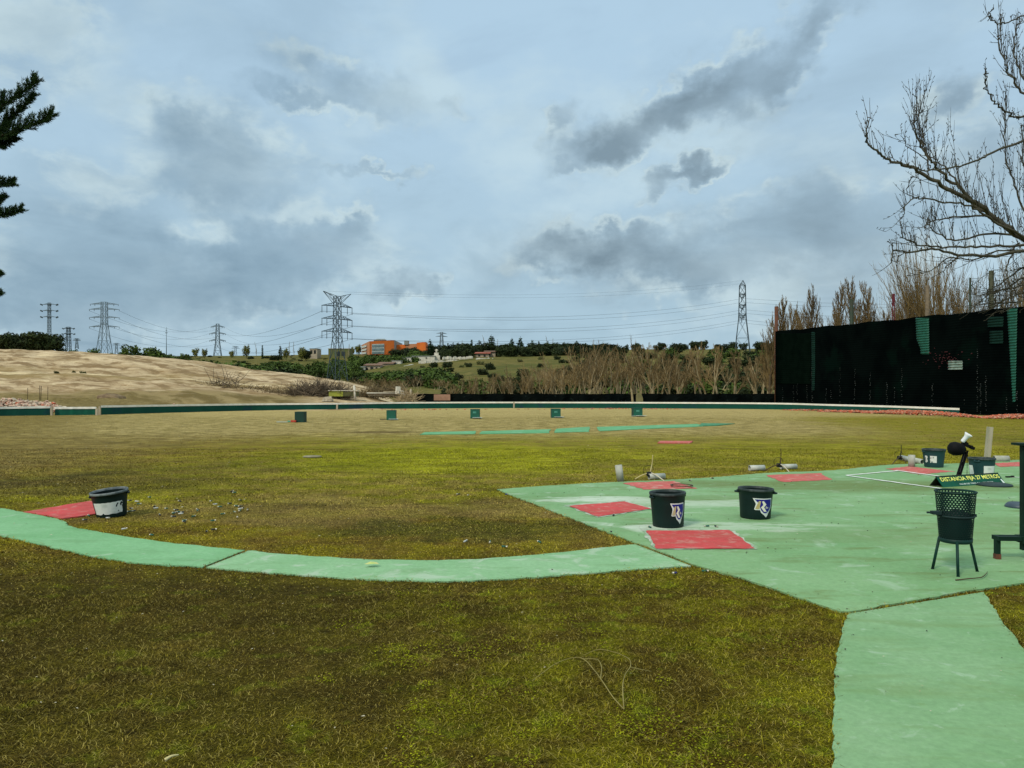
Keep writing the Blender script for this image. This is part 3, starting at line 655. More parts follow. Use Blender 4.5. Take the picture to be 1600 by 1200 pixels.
o = mb.build('sheet', M_wallb, wall); md = o.modifiers.new('th', 'SOLIDIFY'); md.thickness = .05; md.offset = -1 if True else 1
def wall_sz(u, v):                         # wall coordinates under a photo pixel
    t_ = (u - 800) / F; s = (t_ * A.y - A.x) / (wd.x - t_ * wd.y); Yv = A.y + wd.y * s
    return s, EYE + (HZ - v) / F * Yv
def strip(name, L, m, off=.05, lab=None):  # L: rows (left u, right u, v)
    vs = []; rows = []
    for (a, c) in zip(L, L[1:]):
        for k in range(90):
            f = k / 90; rows.append([a[i] * (1 - f) + c[i] * f for i in range(3)])
    rows.append(L[-1])
    for (u0, u1, v) in rows:
        for q in range(5):
            u = u0 + (u1 - u0) * q / 4; s, z = wall_sz(u, v); vs.append(wp(s, z, off))
    mb = MB(); n = len(rows); mb.add(vs, [(i*5+q, i*5+q+1, (i+1)*5+q+1, (i+1)*5+q) for i in range(n-1) for q in range(4)], 0, True)
    o = mb.build(name, m, wall); md = o.modifiers.new('th', 'SOLIDIFY'); md.thickness = .012
    if lab: o['label'] = lab
strip('torn_panel', [(1431.5, 1452.5, 497), (1433, 1453, 530), (1439, 1453, 545), (1440, 1453, 553.5)], M_wallg, lab='wide green strip ending halfway down the wall')
strip('torn_panel', [(1575, 1591, 482), (1578, 1590, 530), (1581, 1589, 580), (1584, 1588, 628)], M_wallg, lab='long green strip tapering to a point near the ground')
strip('patch', [(1483.5, 1506, 564), (1483.5, 1506, 577.5)], M_wallw, .06, 'small pale ribbed patch')
M_wallk = pm('dark_green_netting', (.004, .017, .013), (.006, .026, .019), 2, .75, spec=.06)
strip('faded_panel', [(1269, 1275, 519), (1269.5, 1275, 575), (1270, 1274, 610)], M_wallk, .045)
strip('faded_panel', [(1212, 1268, 521), (1212, 1268, 600)], pm('greenish_black_sheet', (.0015, .0042, .0028), (.0024, .006, .004), 1.4, 1, spec=.0), .03)
strip('faded_panel', [(1545, 1570, 495), (1545, 1569, 511)], M_wallk, .05)
strip('faded_panel', [(1548, 1569, 517), (1548, 1569, 537)], M_wallk, .05)
mb = MB(); mr = MB()
for u, v0, v1 in ((1241, 603, 640), (1247, 600, 638), (1262, 602, 640), (1270, 575, 640), (1313, 572, 642), (1336, 577, 642), (1360, 583, 643), (1386, 595, 644), (1409, 570, 645), (1224, 606, 640), (1292, 608, 640), (1300, 604, 640), (1398, 606, 644), (1509, 625, 646), (1529, 540, 648), (1534, 600, 648), (1542, 588, 648), (1458, 600, 645), (1590, 612, 650), (1574, 618, 650)):
    v = v0
    while v < v1:
        if rng.random() < .72:
            s, z = wall_sz(u + rng.uniform(-.7, .7), v); q = Vector(wp(s, z, .05)); w = rng.uniform(.022, .042)
            mb.box(q, (w, w, w * rng.uniform(.8, 1.8)))
        v += 3.1
for k in range(60):
    s, z = wall_sz(rng.gauss(1478, 15), rng.gauss(560, 7)); q = Vector(wp(s, z, .055)); w = rng.uniform(.04, .11); mr.box(q, (.04, w, w * .6))
mb.build('fastener', pm('pale_bolt', (.09, .10, .095), (.05, .06, .055), 3, .6), wall)
mr.build('clay_mark', pm('clay_splash', (.085, .020, .024), (.05, .012, .014), 5, .8), wall)
mb = MB()                                   # frame behind the sheet
for s in np.arange(0, WL * 1.75, 3.3):
    q = A + wd * s - wn * .16; mb.box((q.x, q.y, 3.55), (.14, .14, 7.1), rz=math.atan2(wd.y, wd.x))
q0, q1 = A - wn * .16, A + wd * WL * 1.75 - wn * .16
mb.bar((q0.x, q0.y, 6.8), (q1.x, q1.y, 6.6), .12); mb.bar((q0.x, q0.y, 3.5), (q1.x, q1.y, 3.5), .12)
mb.build('frame', M_post, wall)
# posts that stand behind the wall and carry the catch net
def wpost(u, vt, off, w, m, label, name='net_post', taper=1.0, lattice=False):
    s, _ = wall_sz(u, 600); Yv = (A + wd * s).y + off; q = pt(u, vt, Yv); mb = MB()
    if lattice:
        for dx in (-w/2, w/2): mb.bar((q.x + dx, Yv, 0), (q.x + dx * .55, Yv, q.z), .05)
        z = 0; k = 0
        while z < q.z - .4: mb.bar((q.x - w/2*(1-2*(k % 2)), Yv, z), (q.x + w/2*(1-2*(k % 2)), Yv, z + .4), .035); z += .4; k += 1
        mb.bar((q.x, Yv, q.z - 1), (q.x, Yv, q.z), .08)
    else: mb.tube([(q.x, Yv, -.1), (q.x, Yv, q.z)], [w/2, w/2*taper], 10)
    return tag(mb.build(name, m), label, 'post', 'posts behind the black wall'), q
M_rust = pm('rusty_steel', (.13, .045, .022), (.08, .04, .025), 4, .8); M_dkgr = pm('dark_green_steel', (.018, .035, .018), (.03, .03, .018), 2, .6)
M_redp = pm('red_lattice_paint', (.16, .02, .03), (.10, .02, .025), 4, .6)
wpost(1213, 479, 2, .36, M_rust, 'rusty brown post at the far left end of the black wall')
wpost(1330.5, 468, 2, .34, M_dkgr, 'dark post with a rusty top, between two pairs of poplars behind the wall')
wpost(1396, 459, 2.5, .30, M_redp, 'thin dark red lattice mast behind the black wall', 'lattice_mast', lattice=True)
wpost(1449, 446, 1.5, .30, pm('brown_timber', (.16, .12, .075), (.11, .085, .055), 4, .85), 'brown wooden post above the wide green strip of the wall')
_, n1p = wpost(1516, 434, 1.5, .14, M_dkgr, 'thin dark post at the left end of the grey net above the wall')
_, n2p = wpost(1549, 423, 1.5, .32, pm('mossy_post', (.035, .045, .02), (.06, .06, .035), 3, .8), 'thick mossy green post carrying the grey net above the wall')
n3p = n2p + (n2p - n1p) * 1.3 + Vector((0, 0, .4))
mb = MB()
for (a, c) in ((n1p, n2p), (n2p, n3p)):
    L = (c - a).length; nx = int(L / .16)
    for i in range(nx + 1):
        f = i / nx; q = a.lerp(c, f); q.z -= .25 * math.sin(math.pi * f); mb.tube([q, (q.x, q.y, q.z - 3.2)], .006, 3)
    for k in range(21):
        mb.tube([Vector((a.lerp(c, f).x, a.lerp(c, f).y, a.lerp(c, f).z - .25 * math.sin(math.pi * f) - k * .16)) for f in np.linspace(0, 1, 7)], .006 if k else .02, 3)
tag(mb.build('catch_net', pm('grey_net_cord', (.20, .22, .22), (.14, .16, .16), 3, .8)), 'grey netting strung from the mossy post above the right of the wall', 'net')

# ------------------------------------------------------------------ broken clays heaped along the wall and behind the barrier
def rubble(name, rows, cols, label, size):
    mb = MB()
    for (u0, u1, v0, v1, n, hmax) in rows:
        for k in range(n):
            f = rng.random(); u = u0 + (u1 - u0) * f; v = v0 + (v1 - v0) * f
            q = gp(u, v); prof = math.sin(math.pi * min(max(f, .02), .98)) ** .7
            dy = rng.gauss(0, .35); h = max(0, hmax * prof * (1 - abs(dy) * .9)); z = h * rng.random() ** .3
            w = size * rng.uniform(.5, 1.4)
            M3 = Matrix.Rotation(rng.random() * 6.3, 3, 'Z') @ Matrix.Rotation(rng.uniform(-.9, .9), 3, 'X')
            mb.box((q.x, q.y + dy, z + .02), (w, w * .8, w * .35), mi=rng.randrange(len(cols)), rot=M3)
    return tag(mb.build(name, cols), label, 'rubble', kind='stuff')
oc = [pm('orange_clay', (.62, .16, .075), (.50, .12, .06), 3, .8), pm('dull_clay', (.40, .13, .075), (.32, .12, .08), 3, .8), pm('pale_clay', (.58, .30, .20), (.45, .24, .16), 3, .8)]
rubble('clay_rubble', [(1335, 1535, 645, 653, 2600, .32), (1530, 1660, 653.5, 656, 1500, .27), (1225, 1350, 641, 644.5, 350, .12), (1280, 1400, 643.5, 647, 700, .18)], oc, 'orange broken clay targets heaped along the foot of the black wall', .10)
rubble('clay_rubble', [(880, 1060, 639.2, 639.6, 110, .06), (560, 870, 641, 639.6, 60, .04)], oc, 'sparse orange clay bits along the middle of the barrier', .10)
pk = [pm('pink_clay', (.60, .40, .30), (.52, .33, .24), 3, .8), pm('pale_rubble', (.60, .50, .38), (.45, .36, .26), 3, .85), oc[0]]
mb = MB()
for k in range(3000):
    u = rng.uniform(-140, 118); hm = (1.0 + .12 * math.sin(u * .09)) * min(1, max(.05, (122 - u) / 60)); Yv = 61 + rng.gauss(0, 1.0); w = rng.uniform(.07, .2)
    q = Vector(((u - 800) / F * Yv, Yv, rng.random() ** .6 * hm * max(.2, 1 - abs(Yv - 61.3) / 3)))
    mb.box(q, (w * 1.2, w, w * .5), mi=0 if rng.random() < .5 else (1 if rng.random() < .9 else 2), rot=Matrix.Rotation(rng.random() * 6, 3, 'Z') @ Matrix.Rotation(rng.uniform(-.8, .8), 3, 'X'))
tag(mb.build('clay_rubble', pk), 'pinkish rubble heaped behind the left end of the barrier', 'rubble', kind='stuff')
mb = MB()
for k in range(700):
    u = rng.gauss(275, 26); s = abs(rng.gauss(.03, .03)); q = bank_at(u, s); w = rng.uniform(.05, .16)
    q.z = max(q.z, 0) + rng.random() ** 2 * .35 * math.exp(-((u - 275) / 30) ** 2)
    mb.box(q, (w, w * .8, w * .5), mi=rng.randrange(2), rot=Matrix.Rotation(rng.random() * 6, 3, 'Z') @ Matrix.Rotation(rng.uniform(-.8, .8), 3, 'X'))
tag(mb.build('stone_rubble', pk), 'low heap of pale stones behind the long barrier, below the sand bank', 'rubble', kind='stuff')
# ------------------------------------------------------------------ rubber tubs
PADZ, GR = .017, 0.0
M_tubi = pm('tub_inside', (.004, .010, .010), (.006, .014, .013), 3, .8, spec=.1)
M_tub = pm('black_green_rubber', (.0035, .014, .012), (.005, .018, .016), 3, .5, spec=.2, c3=(.009, .02, .018), sc3=14, th3=(.6, .8))
M_tub2 = pm('faded_green_rubber', (.014, .05, .052), (.018, .06, .064), 3, .55, spec=.2, c3=(.035, .06, .06), sc3=14)
M_rim = pm('worn_rubber_rim', (.022, .034, .033), (.06, .075, .075), 12, .55, spec=.2)
M_lbl = pm('white_label', (.70, .72, .68), (.52, .56, .52), 9, .6, th=(.5, .7))
M_lblk = pm('black_ink', (.008, .012, .012))
M_blue = pm('label_blue', (.008, .008, .19), (.012, .010, .24), 4, .4)
M_cream = pm('label_cream', (.80, .76, .62)); M_tan = pm('label_tan', (.43, .34, .13), (.50, .42, .24), 6, .5)
def refine(poly, step=.08):
    out = []
    for i, a in enumerate(poly):
        c = poly[(i + 1) % len(poly)]; n = max(1, int(math.hypot(c[0]-a[0], c[1]-a[1]) / step))
        out += [(a[0] + (c[0]-a[0]) * k / n, a[1] + (c[1]-a[1]) * k / n) for k in range(n)]
    return out
def decal(name, polys, mp, m, parent, sub=None):   # flat outline wrapped on a curved surface by mp(s, t)
    bm = bmesh.new()
    for poly in polys:
        vs = [bm.verts.new((x, y, 0)) for x, y in refine(poly)]; bm.faces.new(vs)
    bmesh.ops.triangulate(bm, faces=bm.faces)
    xs = [v.co.x for v in bm.verts]; x = math.floor(min(xs) / .05) * .05
    while x < max(xs):
        bmesh.ops.bisect_plane(bm, geom=bm.verts[:] + bm.edges[:] + bm.faces[:], plane_co=(x, 0, 0), plane_no=(1, 0, 0), dist=1e-5); x += .05
    bmesh.ops.triangulate(bm, faces=bm.faces)
    for v in bm.verts: v.co = mp(v.co.x, v.co.y)
    bmesh.ops.recalc_face_normals(bm, faces=bm.faces)
    me = bpy.data.meshes.new(name); bm.to_mesh(me); bm.free(); me.materials.append(m)
    return link(name, me, parent)
def text_polys(txt, size=1.0):              # outlines of a line of text as a mesh, width and height normalised by the caller
    cu = bpy.data.curves.new('txt', 'FONT'); cu.body = txt; cu.size = size; cu.resolution_u = 3; cu.offset = .011 * size
    o = bpy.data.objects.new('txt', cu); C.objects.link(o); bpy.context.view_layer.update()
    me = bpy.data.meshes.new_from_object(o.evaluated_get(bpy.context.evaluated_depsgraph_get())); bpy.data.objects.remove(o); bpy.data.curves.remove(cu)
    return me
def tub(label, base, rb, rt, h, m, facing, tilt=(0, 0), handles=(90, 270), group='rubber tubs on the shooting field', rim=M_rim, lug=.045):
    t = thing('tub', label, 'tub', base, 0, group); t.rotation_euler = (R(tilt[0]), R(tilt[1]), 0)
    mb = MB(); k = (rt - rb) / h
    prof = [(0, .012), (rb * .6, .010), (rb - .012, .006), (rb, .0), (rb + .004, .012)] + [(rb + k * z, z) for z in (h * .25, h * .5, h * .75, h - .035)]
    prof += [(rt + .004, h - .03)]
    mb.lathe([(0, 0)] + prof[2:], 48); inner = [(rt - .008, h - .03), (rb - .012 + k * h * .5, h * .5), (rb - .012, .02), (0, .02)]
    mb.lathe(inner, 48, 1); mb.build('body', [m, M_tubi], t)
    mb = MB(); mb.lathe([(rt - .008, h - .03), (rt - .006, h - .004), (rt + .002, h), (rt + .007, h - .003), (rt + .009, h - .02), (rt + .007, h - .032), (rt + .003, h - .032)], 48); mb.build('rim', rim, t)
    for a in handles:
        a = R(a); mb = MB(); ca, sa = math.cos(a), math.sin(a); z = h - .045; r0 = rt - .004
        P = []
        for q in np.linspace(-.26, .26, 9): P.append(((r0 + lug * math.cos(q / .26 * 1.45)) * math.cos(a + q), (r0 + lug * math.cos(q / .26 * 1.45)) * math.sin(a + q), z - .012))
        mb.tube(P, .011, 6)
        for q in (-.15, .15):
            mb.bar((r0 * math.cos(a + q), r0 * math.sin(a + q), z + .015), ((r0 + lug * .8) * math.cos(a + q), (r0 + lug * .8) * math.sin(a + q), z - .012), .02, .014)
        mb.build('handle', m, t)
    def mp(phi0, phi1, z0, z1, off):        # s: angle measured to the right of the camera-facing line, t: height
        def f(s, q):
            phi = R(phi0 + (phi1 - phi0) * s); z = z0 + (z1 - z0) * q; r = rb + k * z + off
            a = facing + phi; return Vector((r * math.cos(a), r * math.sin(a), z))
        return f
    return t, mp
def face(base): return math.atan2(-base[1], -base[0])   # angle that looks back to the camera
SHO = [(0, 1), (.5, .985), (.95, 1.0), (1.0, .67), (.95, .45), (.86, .27), (.68, 0), (.54, .13), (.40, .24), (.33, .40), (.29, .39), (.12, .385), (.07, .42), (.14, .68), (.13, .75)]
SHI = [(.08, .945), (.5, .935), (.90, .945), (.945, .67), (.89, .48), (.80, .33), (.66, .22), (.52, .235), (.40, .36), (.335, .53), (.23, .78)]
RT = [(.27, .865), (.37, .855), (.30, .44), (.115, .44)]
RW = [(.41, .84), (.49, .86), (.635, .68), (.52, .535), (.675, .30), (.53, .305), (.37, .53), (.475, .655)]
def shield(t, mp, p0, p1, z0, z1):
    s = decal('sticker', [SHO], mp(p0, p1, z0, z1, .0025), M_lbl, t)
    decal('field', [SHI], mp(p0, p1, z0, z1, .0042), M_blue, s)
    decal('letter', [RT], mp(p0, p1, z0, z1, .0060), M_tan, s); decal('letter', [RW], mp(p0, p1, z0, z1, .0060), M_cream, s)
    me = text_polys('Rn', .16); f = mp(p0, p1, z0, z1, .0060)
    for v in me.vertices: v.co = f(.60 + v.co.x * .95, .46 + v.co.y * 1.1)
    me.materials.append(M_cream); link('letter', me, s)
    decal('letter', [[(.76 + .10 * i, .15 + .16 * i), (.78 + .10 * i, .22 + .16 * i), (.80 + .10 * i, .20 + .16 * i), (.78 + .10 * i, .14 + .16 * i)] for i in (.1, .6, 1.1)], mp(p0, p1, z0, z1, .0042), M_lblk, s)
bA = gp(1044, 821.5, PADZ); tA, mpA = tub('dark tub with a blue shield sticker at its right edge, behind the nearest red pad', bA, .182, .212, .415, M_tub, face(bA), (0, -1.2), handles=(math.degrees(face(bA)) - 62, math.degrees(face(bA)) + 118), lug=.02)
shield(tA, mpA, 8, 66, .045, .30)
bB = gp(1180, 808.5, PADZ); tB, mpB = tub('dark green tub with a full blue shield sticker, standing alone on the green pad', bB, .186, .217, .385, M_tub, face(bB), (0, 1.2), handles=(math.degrees(face(bB)) - 88, math.degrees(face(bB)) + 92))
shield(tB, mpB, -10, 68, .03, .275)
bL = gp(175, 806); tL, mpL = tub('tilted dark tub with a broad torn white band, beside the red pad on the lawn', bL + Vector((0, 0, .0)), .177, .224, .345, M_tub, face(bL), (5.0, -4.5), handles=(math.degrees(face(bL)) + 83, math.degrees(face(bL)) - 97), lug=.016, rim=pm('pale_worn_rim', (.075, .095, .10), (.19, .21, .21), 12, .6, spec=.2))
top_ = [(x, 1 + .012 * math.sin(x * 40)) for x in np.linspace(0, .96, 14)]; bot_ = [(x, (.03 if not .30 < x < .36 else .13) + .02 * math.sin(x * 23)) for x in np.linspace(.97, 0, 22)]
band = decal('label_band', [top_ + [(.97, .93), (1.0, .86), (.96, .78), (.985, .66), (.95, .62), (.97, .45), (.985, .2)] + bot_], mpL(-66, 46, .055, .215, .003), M_lbl, tL)
for q_ in ([[(.74, .58), (.75, .70), (.79, .86), (.815, .90), (.84, .82), (.81, .78), (.78, .58), (.76, .55)], [(.88, .80), (.92, .90), (.975, .93), (.97, .80), (.94, .70), (.93, .60), (.91, .58), (.89, .66)], [(.80, .22), (.825, .27), (.845, .20), (.82, .15)], [(.97, .5), (.99, .56), (1.0, .46), (.985, .44)]]): decal('tear', [q_], mpL(-66, 46, .055, .215, .005), M_lblk, band)
bD = gp(1459, 729.5, PADZ); tD, mpD = tub('faded green tub with patchy white lettering, at the back edge of the green pad', bD, .180, .226, .39, M_tub2, face(bD), handles=(0, 180), lug=.02)
s_ = decal('label_band', [[(0, .02), (0, 1), (.30, .98), (.36, .8), (.27, .55), (.34, .2), (.2, .03)], [(.62, .0), (.66, .25), (.60, .42), (.64, .62), (.62, 1), (1.3, .98), (1.32, .02), (.9, .02), (.8, .3), (.74, .05)]], mpD(-52, 0, .10, .25, .003), M_lbl, tD)
for q_ in ([[(.06, .2), (.05, .8), (.14, .7), (.12, .3)], [(.68, .55), (.70, .8), (.78, .75), (.72, .6)], [(.86, .7), (.95, .85), (1.02, .72), (.95, .66)]]): decal('tear', [q_], mpD(-52, 0, .10, .25, .005), M_lblk, s_)
bE = gp(1534, 746, PADZ); tE, mpE = tub('faded green tub with two white label panels, behind the green sign', bE, .190, .226, .375, M_tub2, face(bE), handles=(math.degrees(face(bE)) - 20, 180 + math.degrees(face(bE)) - 20), lug=.02)
decal('label_band', [[(0, 0), (0, 1), (.21, 1), (.24, .4), (.23, 0)]], mpE(-75, 75, .02, .235, .003), M_lbl, tE)
decal('label_band', [[(.56, 0), (.56, 1), (1, 1), (.99, 0)]], mpE(-75, 75, .02, .235, .003), M_lbl, tE)

# ------------------------------------------------------------------ perforated litter bin on three legs
M_bin = pm('dark_green_steel_mesh', (.004, .022, .019), (.005, .018, .016), 6, .6, spec=.15)
M_bin2 = pm('dark_green_steel_tube', (.005, .036, .027), (.005, .025, .02), 6, .55, spec=.2)
bc = gp(1493, 893, PADZ); bc.z = 0
bn = thing('litter_bin', 'green perforated metal litter bin on three splayed legs', 'bin', bc)
ZB, ZT, RB, RTp = .285, .742, .131, .166
def br(z): return RB + (RTp - RB) * (z - ZB) / (ZT - ZB)
mb = MB(); NCc, NR = 36, 21; z0_, z1_ = ZB + .035, ZT - .008; vs = []; fs = []
for j in range(NR):
    sh = .5 * (j % 2)
    za, zb = z0_ + (z1_ - z0_) * j / NR, z0_ + (z1_ - z0_) * (j + 1) / NR
    for i in range(NCc):
        o = len(vs); a0, a1 = 2*math.pi*(i+sh)/NCc, 2*math.pi*(i+1+sh)/NCc
        def q(a, z): r = br(z); return (r*math.cos(a), r*math.sin(a), z)
        am, zm = (a0+a1)/2, (za+zb)/2; k = .26
        vs += [q(a0, za), q(a1, za), q(a1, zb), q(a0, zb)]
        hx, hz = (a1-a0)*k, (zb-za)*k
        vs += [q(am-hx, zm-hz), q(am+hx, zm-hz), q(am+hx, zm+hz), q(am-hx, zm+hz)]
        fs += [(o, o+1, o+5, o+4), (o+1, o+2, o+6, o+5), (o+2, o+3, o+7, o+6), (o+3, o, o+4, o+7)]
mb.add(vs, fs); mb.build('basket', M_bin, bn)
mb = MB(); mb.lathe([(RTp - .004, ZT - .012), (RTp + .004, ZT - .008), (RTp + .008, ZT), (RTp + .004, ZT + .007), (RTp - .004, ZT + .006), (RTp - .006, ZT - .004), (RTp - .004, ZT - .012)], 40); mb.build('rim', M_bin2, bn)
mb = MB(); mb.lathe([(0, ZB), (RB - .004, ZB), (RB + .004, ZB + .004), (RB + .007, ZB + .04), (RB - .002, ZB + .04), (RB - .004, ZB + .012), (0, ZB + .012)], 40); mb.build('bottom_ring', M_bin2, bn)
for u, v in ((1457, 889), (1497, 901), (1527, 893)):
    q = gp(u, v, PADZ) - bc; a = math.atan2(q.y, q.x); mb = MB()
    mb.tube([(RB * .98 * math.cos(a), RB * .98 * math.sin(a), ZB + .03), (q.x, q.y, PADZ)], .0125, 8)
    mb.tube([(q.x, q.y, PADZ), (q.x, q.y, PADZ + .004)], .015, 8); mb.build('leg', M_bin2, bn)
zc = .525; mb = MB(); mb.lathe([(br(zc) + .001, zc - .007), (br(zc) + .006, zc - .007), (br(zc) + .006, zc + .007), (br(zc) + .001, zc + .007)], 40)
mb.box((br(zc) + .02, 0, zc), (.03, .03, .025)); mb.bar((-br(zc), -.02, zc), (-br(zc) - .05, -.03, zc + .02), .02, .012); mb.bar((-br(zc) - .04, -.03, zc + .02), (-br(zc) - .125, -.05, zc + .035), .012)
mb.box((-br(zc) - .125, -.05, zc + .035), (.022, .016, .016)); pass
mb.box((-br(zc) - .045, -.03, zc + .03), (.075, .06, .028)); mb.build('clamp', pm('dark_clamp', (.012, .03, .03)), bn)
mb = MB(); mb.lathe([(0, ZB + .016), (RB - .012, ZB + .018), (br(.42) - .010, .42), (br(.49) - .012, .49), (br(.5) * .7, .55), (.06, .52), (.02, .57), (0, .56)], 18)
mb.v = [(x + rng.uniform(-.006, .006), y + rng.uniform(-.006, .006), z + (rng.uniform(-.012, .02) if z > .42 else 0)) for x, y, z in mb.v]
tag(mb.build('rubbish_bag', pm('black_bag', (.006, .012, .012), (.012, .02, .02), 8, .45), None, bc), 'dark rubbish inside the perforated litter bin', 'rubbish')

# ------------------------------------------------------------------ tent-shaped sign
a, c = gp(1474.5, 761.5, PADZ), gp(1571, 755.0, PADZ); dx = (c - a).normalized(); dn = Vector((-dx.y, dx.x, 0)); SL = (c - a).length
sg = thing('sign', 'green tent-shaped sign with yellow lettering lying behind the litter bin', 'sign', a)
M_sg = pm('sign_green', (.006, .085, .05), (.008, .06, .038), 3, .6, spec=.1, c3=(.01, .05, .03), sc3=9); M_sgd = pm('sign_dark_edge', (.012, .018, .012), (.02, .03, .015), 5, .7)
H, W = .158, .13
def spn(x, f, off=0):                       # x along the sign, f from foot (0) to ridge (1) on the front face
    q = dx * x + dn * (W * f) + Vector((0, 0, H * f)); nn = (dn * -H + Vector((0, 0, W))).normalized(); return q + nn * off
th = .012
mb = MB(); P = [spn(0, 0), spn(SL, 0), spn(SL, 1), spn(0, 1)]; Q = [p_ + dn * .018 for p_ in P]; mb.add(P + Q, [(0,1,2,3), (7,6,5,4), (0,4,5,1), (2,6,7,3), (0,3,7,4), (1,5,6,2)]); mb.build('front_board', M_sg, sg)
mb = MB(); P = [dx * x + dn * y + Vector((0, 0, z)) for x, y, z in ((0, 2*W+.018, 0), (SL, 2*W+.018, 0), (SL, W+.019, H), (0, W+.019, H))]; Q = [p_ - dn * .016 for p_ in P]; mb.add(P + Q, [(0,1,2,3), (7,6,5,4), (0,4,5,1), (2,6,7,3), (0,3,7,4), (1,5,6,2)]); mb.build('back_board', M_sgd, sg)
mb = MB(); mb.bar(spn(-.004, 1.03) + dn * .01, spn(SL + .004, 1.03) + dn * .01, .022); mb.build('ridge', M_sgd, sg)
for x in (.01, SL - .01):
    mb = MB(); mb.bar(spn(x, .02) + dn * .03, dx * x + dn * (2 * W - .01) + Vector((0, 0, .006)), .015); mb.build('tie_bar', M_sgd, sg)
def sign_text(txt, x0, x1, f0, f1, m, off):
    me = text_polys(txt, 1); xs = [v.co.x for v in me.vertices]; ys = [v.co.y for v in me.vertices]
    for v in me.vertices:
        fx = (v.co.x - min(xs)) / (max(xs) - min(xs)); fy = (v.co.y - min(ys)) / (max(ys) - min(ys))
        v.co = spn(x0 + (x1 - x0) * fx, f0 + (f1 - f0) * fy, off)
    me.materials.append(m); link('lettering', me, sg)
M_yel = pm('sign_yellow', (.95, .92, .16), (.80, .80, .16), 9, .5); M_wht = pm('sign_white', (.66, .74, .70))
sign_text('DISTANCIA FIJA 27 METROS', .05, SL - .03, .44, .94, M_yel, .0015)
sign_text('CLUB DE TIRO CA', .42, .94, .14, .27, M_wht, .0015); sign_text('COMPACT', 1.0, 1.27, .16, .28, M_wht, .0015)
mb = MB(); mb.add([spn(SL - .06, .42, .002), spn(SL - .03, .45, .002), spn(SL - .004, .05, .002), spn(SL - .05, .02, .002)], [(0, 3, 2, 1)]); mb.build('torn_corner', M_wht, sg)

# ------------------------------------------------------------------ voice-release microphone on a stand
mbz = gp(1486, 752.5, PADZ); ms = thing('microphone_stand', 'black microphone stand with a round hood and white cone', 'microphone', mbz)
M_mic = pm('black_plastic', (.003, .003, .004), (.005, .005, .006), 8, .7, spec=.12); M_micg = pm('worn_dark_metal', (.05, .045, .04), (.02, .02, .02), 14, .4, metal=.5)
def ml(u, v, dy=0): q = pt(u, v, mbz.y + dy); return q - mbz
mb = MB(); mb.lathe([(0, 0), (.16, 0), (.16, .015), (.03, .03), (0, .03)], 24); mb.build('base', M_mic, ms)
mb = MB(); mb.bar(ml(1494, 750), ml(1508, 706), .05, .03); mb.build('pole', M_mic, ms)
mb = MB(); mb.bar(ml(1498.5, 748, -.04), ml(1512, 704, -.04), .04, .02); mb.build('pole', M_mic, ms)
mb = MB(); mb.bar(ml(1500, 738, -.055), ml(1503, 727, -.055), .012, .008); mb.bar(ml(1504, 722, -.055), ml(1507.5, 709, -.055), .010, .008); mb.build('cable_clip', M_micg, ms)
c0 = ml(1496, 701.5); mb = MB(); rot = Matrix.Rotation(R(12), 3, 'Y')
prof = [(0, -.16), (.06, -.155), (.105, -.12), (.125, -.06), (.12, 0), (.105, .06), (.085, .10), (.06, .125), (0, .13)]
M4 = Matrix.Translation(c0) @ Matrix.Rotation(R(90 + 8), 4, 'Y'); mb.lathe(prof, 24, M=M4); mb.build('hood', M_mic, ms)
mb = MB(); mb.bar(ml(1503, 692.5), ml(1522, 701), .055, .05); mb.bar(ml(1517, 697, -.03), ml(1520.5, 701.5, -.03), .05, .04); mb.bar(ml(1505, 690), ml(1511, 695), .06); mb.build('bracket', M_mic, ms)
p0, p1 = ml(1503.5, 690.5), ml(1513.5, 678.5, -.06); ax = (p1 - p0); L_ = ax.length; M4 = Matrix.Translation(p0) @ ax.to_track_quat('Z', 'Y').to_matrix().to_4x4()
mb = MB(); mb.lathe([(0, 0), (.034, 0), (.038, .02), (.037, L_ * .55), (.050, L_ * .8), (.070, L_), (.066, L_ + .004), (.045, L_ * .8), (.03, L_ * .5), (0, L_ * .45)], 24, M=M4)
mb.build('cone', pm('white_plastic', (.82, .83, .84), rough=.4), ms)
mb = MB(); P = [ml(1513, 704), ml(1511.5, 715, .02), ml(1511, 735, .04), ml(1511, 752)]; mb.tube(spline(P, 5), .005, 5); mb.build('cable', M_mic, ms)

# ------------------------------------------------------------------ gun rack at the right edge
rk = thing('gun_rack', 'dark green steel gun rack with slatted foot tray and rusty foot', 'rack', Vector((4.70, 7.43, PADZ)), R(-3))
M_rk = pm('rack_green', (.006, .025, .015), (.005, .018, .012), 5, .6, spec=.15, c3=(.02, .05, .03), sc3=22); M_rkr = pm('rusty_foot', (.17, .055, .03), (.10, .04, .025), 12, .85)
RLn, RD, TH = 1.9, .12, .205
for x in (.02, RLn - .02):
    for y in (RD / 2,):
        mb = MB(); mb.box((x, y, TH / 2 + .005), (.04, .05, TH - .05)); g = mb.build('leg', M_rk, rk)
        mb = MB(); mb.box((x, y, .025), (.046, .056, .05)); mb.build('foot', M_rkr, g)
mb = MB(); 
for y in (.02, RD - .02): mb.box((RLn / 2, y, TH + .0), (RLn, .04, .04))
for x in (.02, RLn - .02): mb.box((x, RD / 2, TH), (.04, RD - .081, .04))
mb.build('tray_frame', M_rk, rk)
for y in np.linspace(.053, RD - .053, 2): mb = MB(); mb.box((RLn / 2, y, TH + .012), (RLn - .082, .012, .012)); mb.build('slat', M_rk, rk)
for x in (.275, RLn - .275):
    mb = MB(); mb.box((x, RD / 2, .60), (.06, .05, 1.02)); pz = mb.build('post', M_rk, rk)
    mb = MB(); mb.box((x - .005, RD / 2, TH - .01), (.09, RD + .02, .065)); mb.build('socket', M_rk, pz)
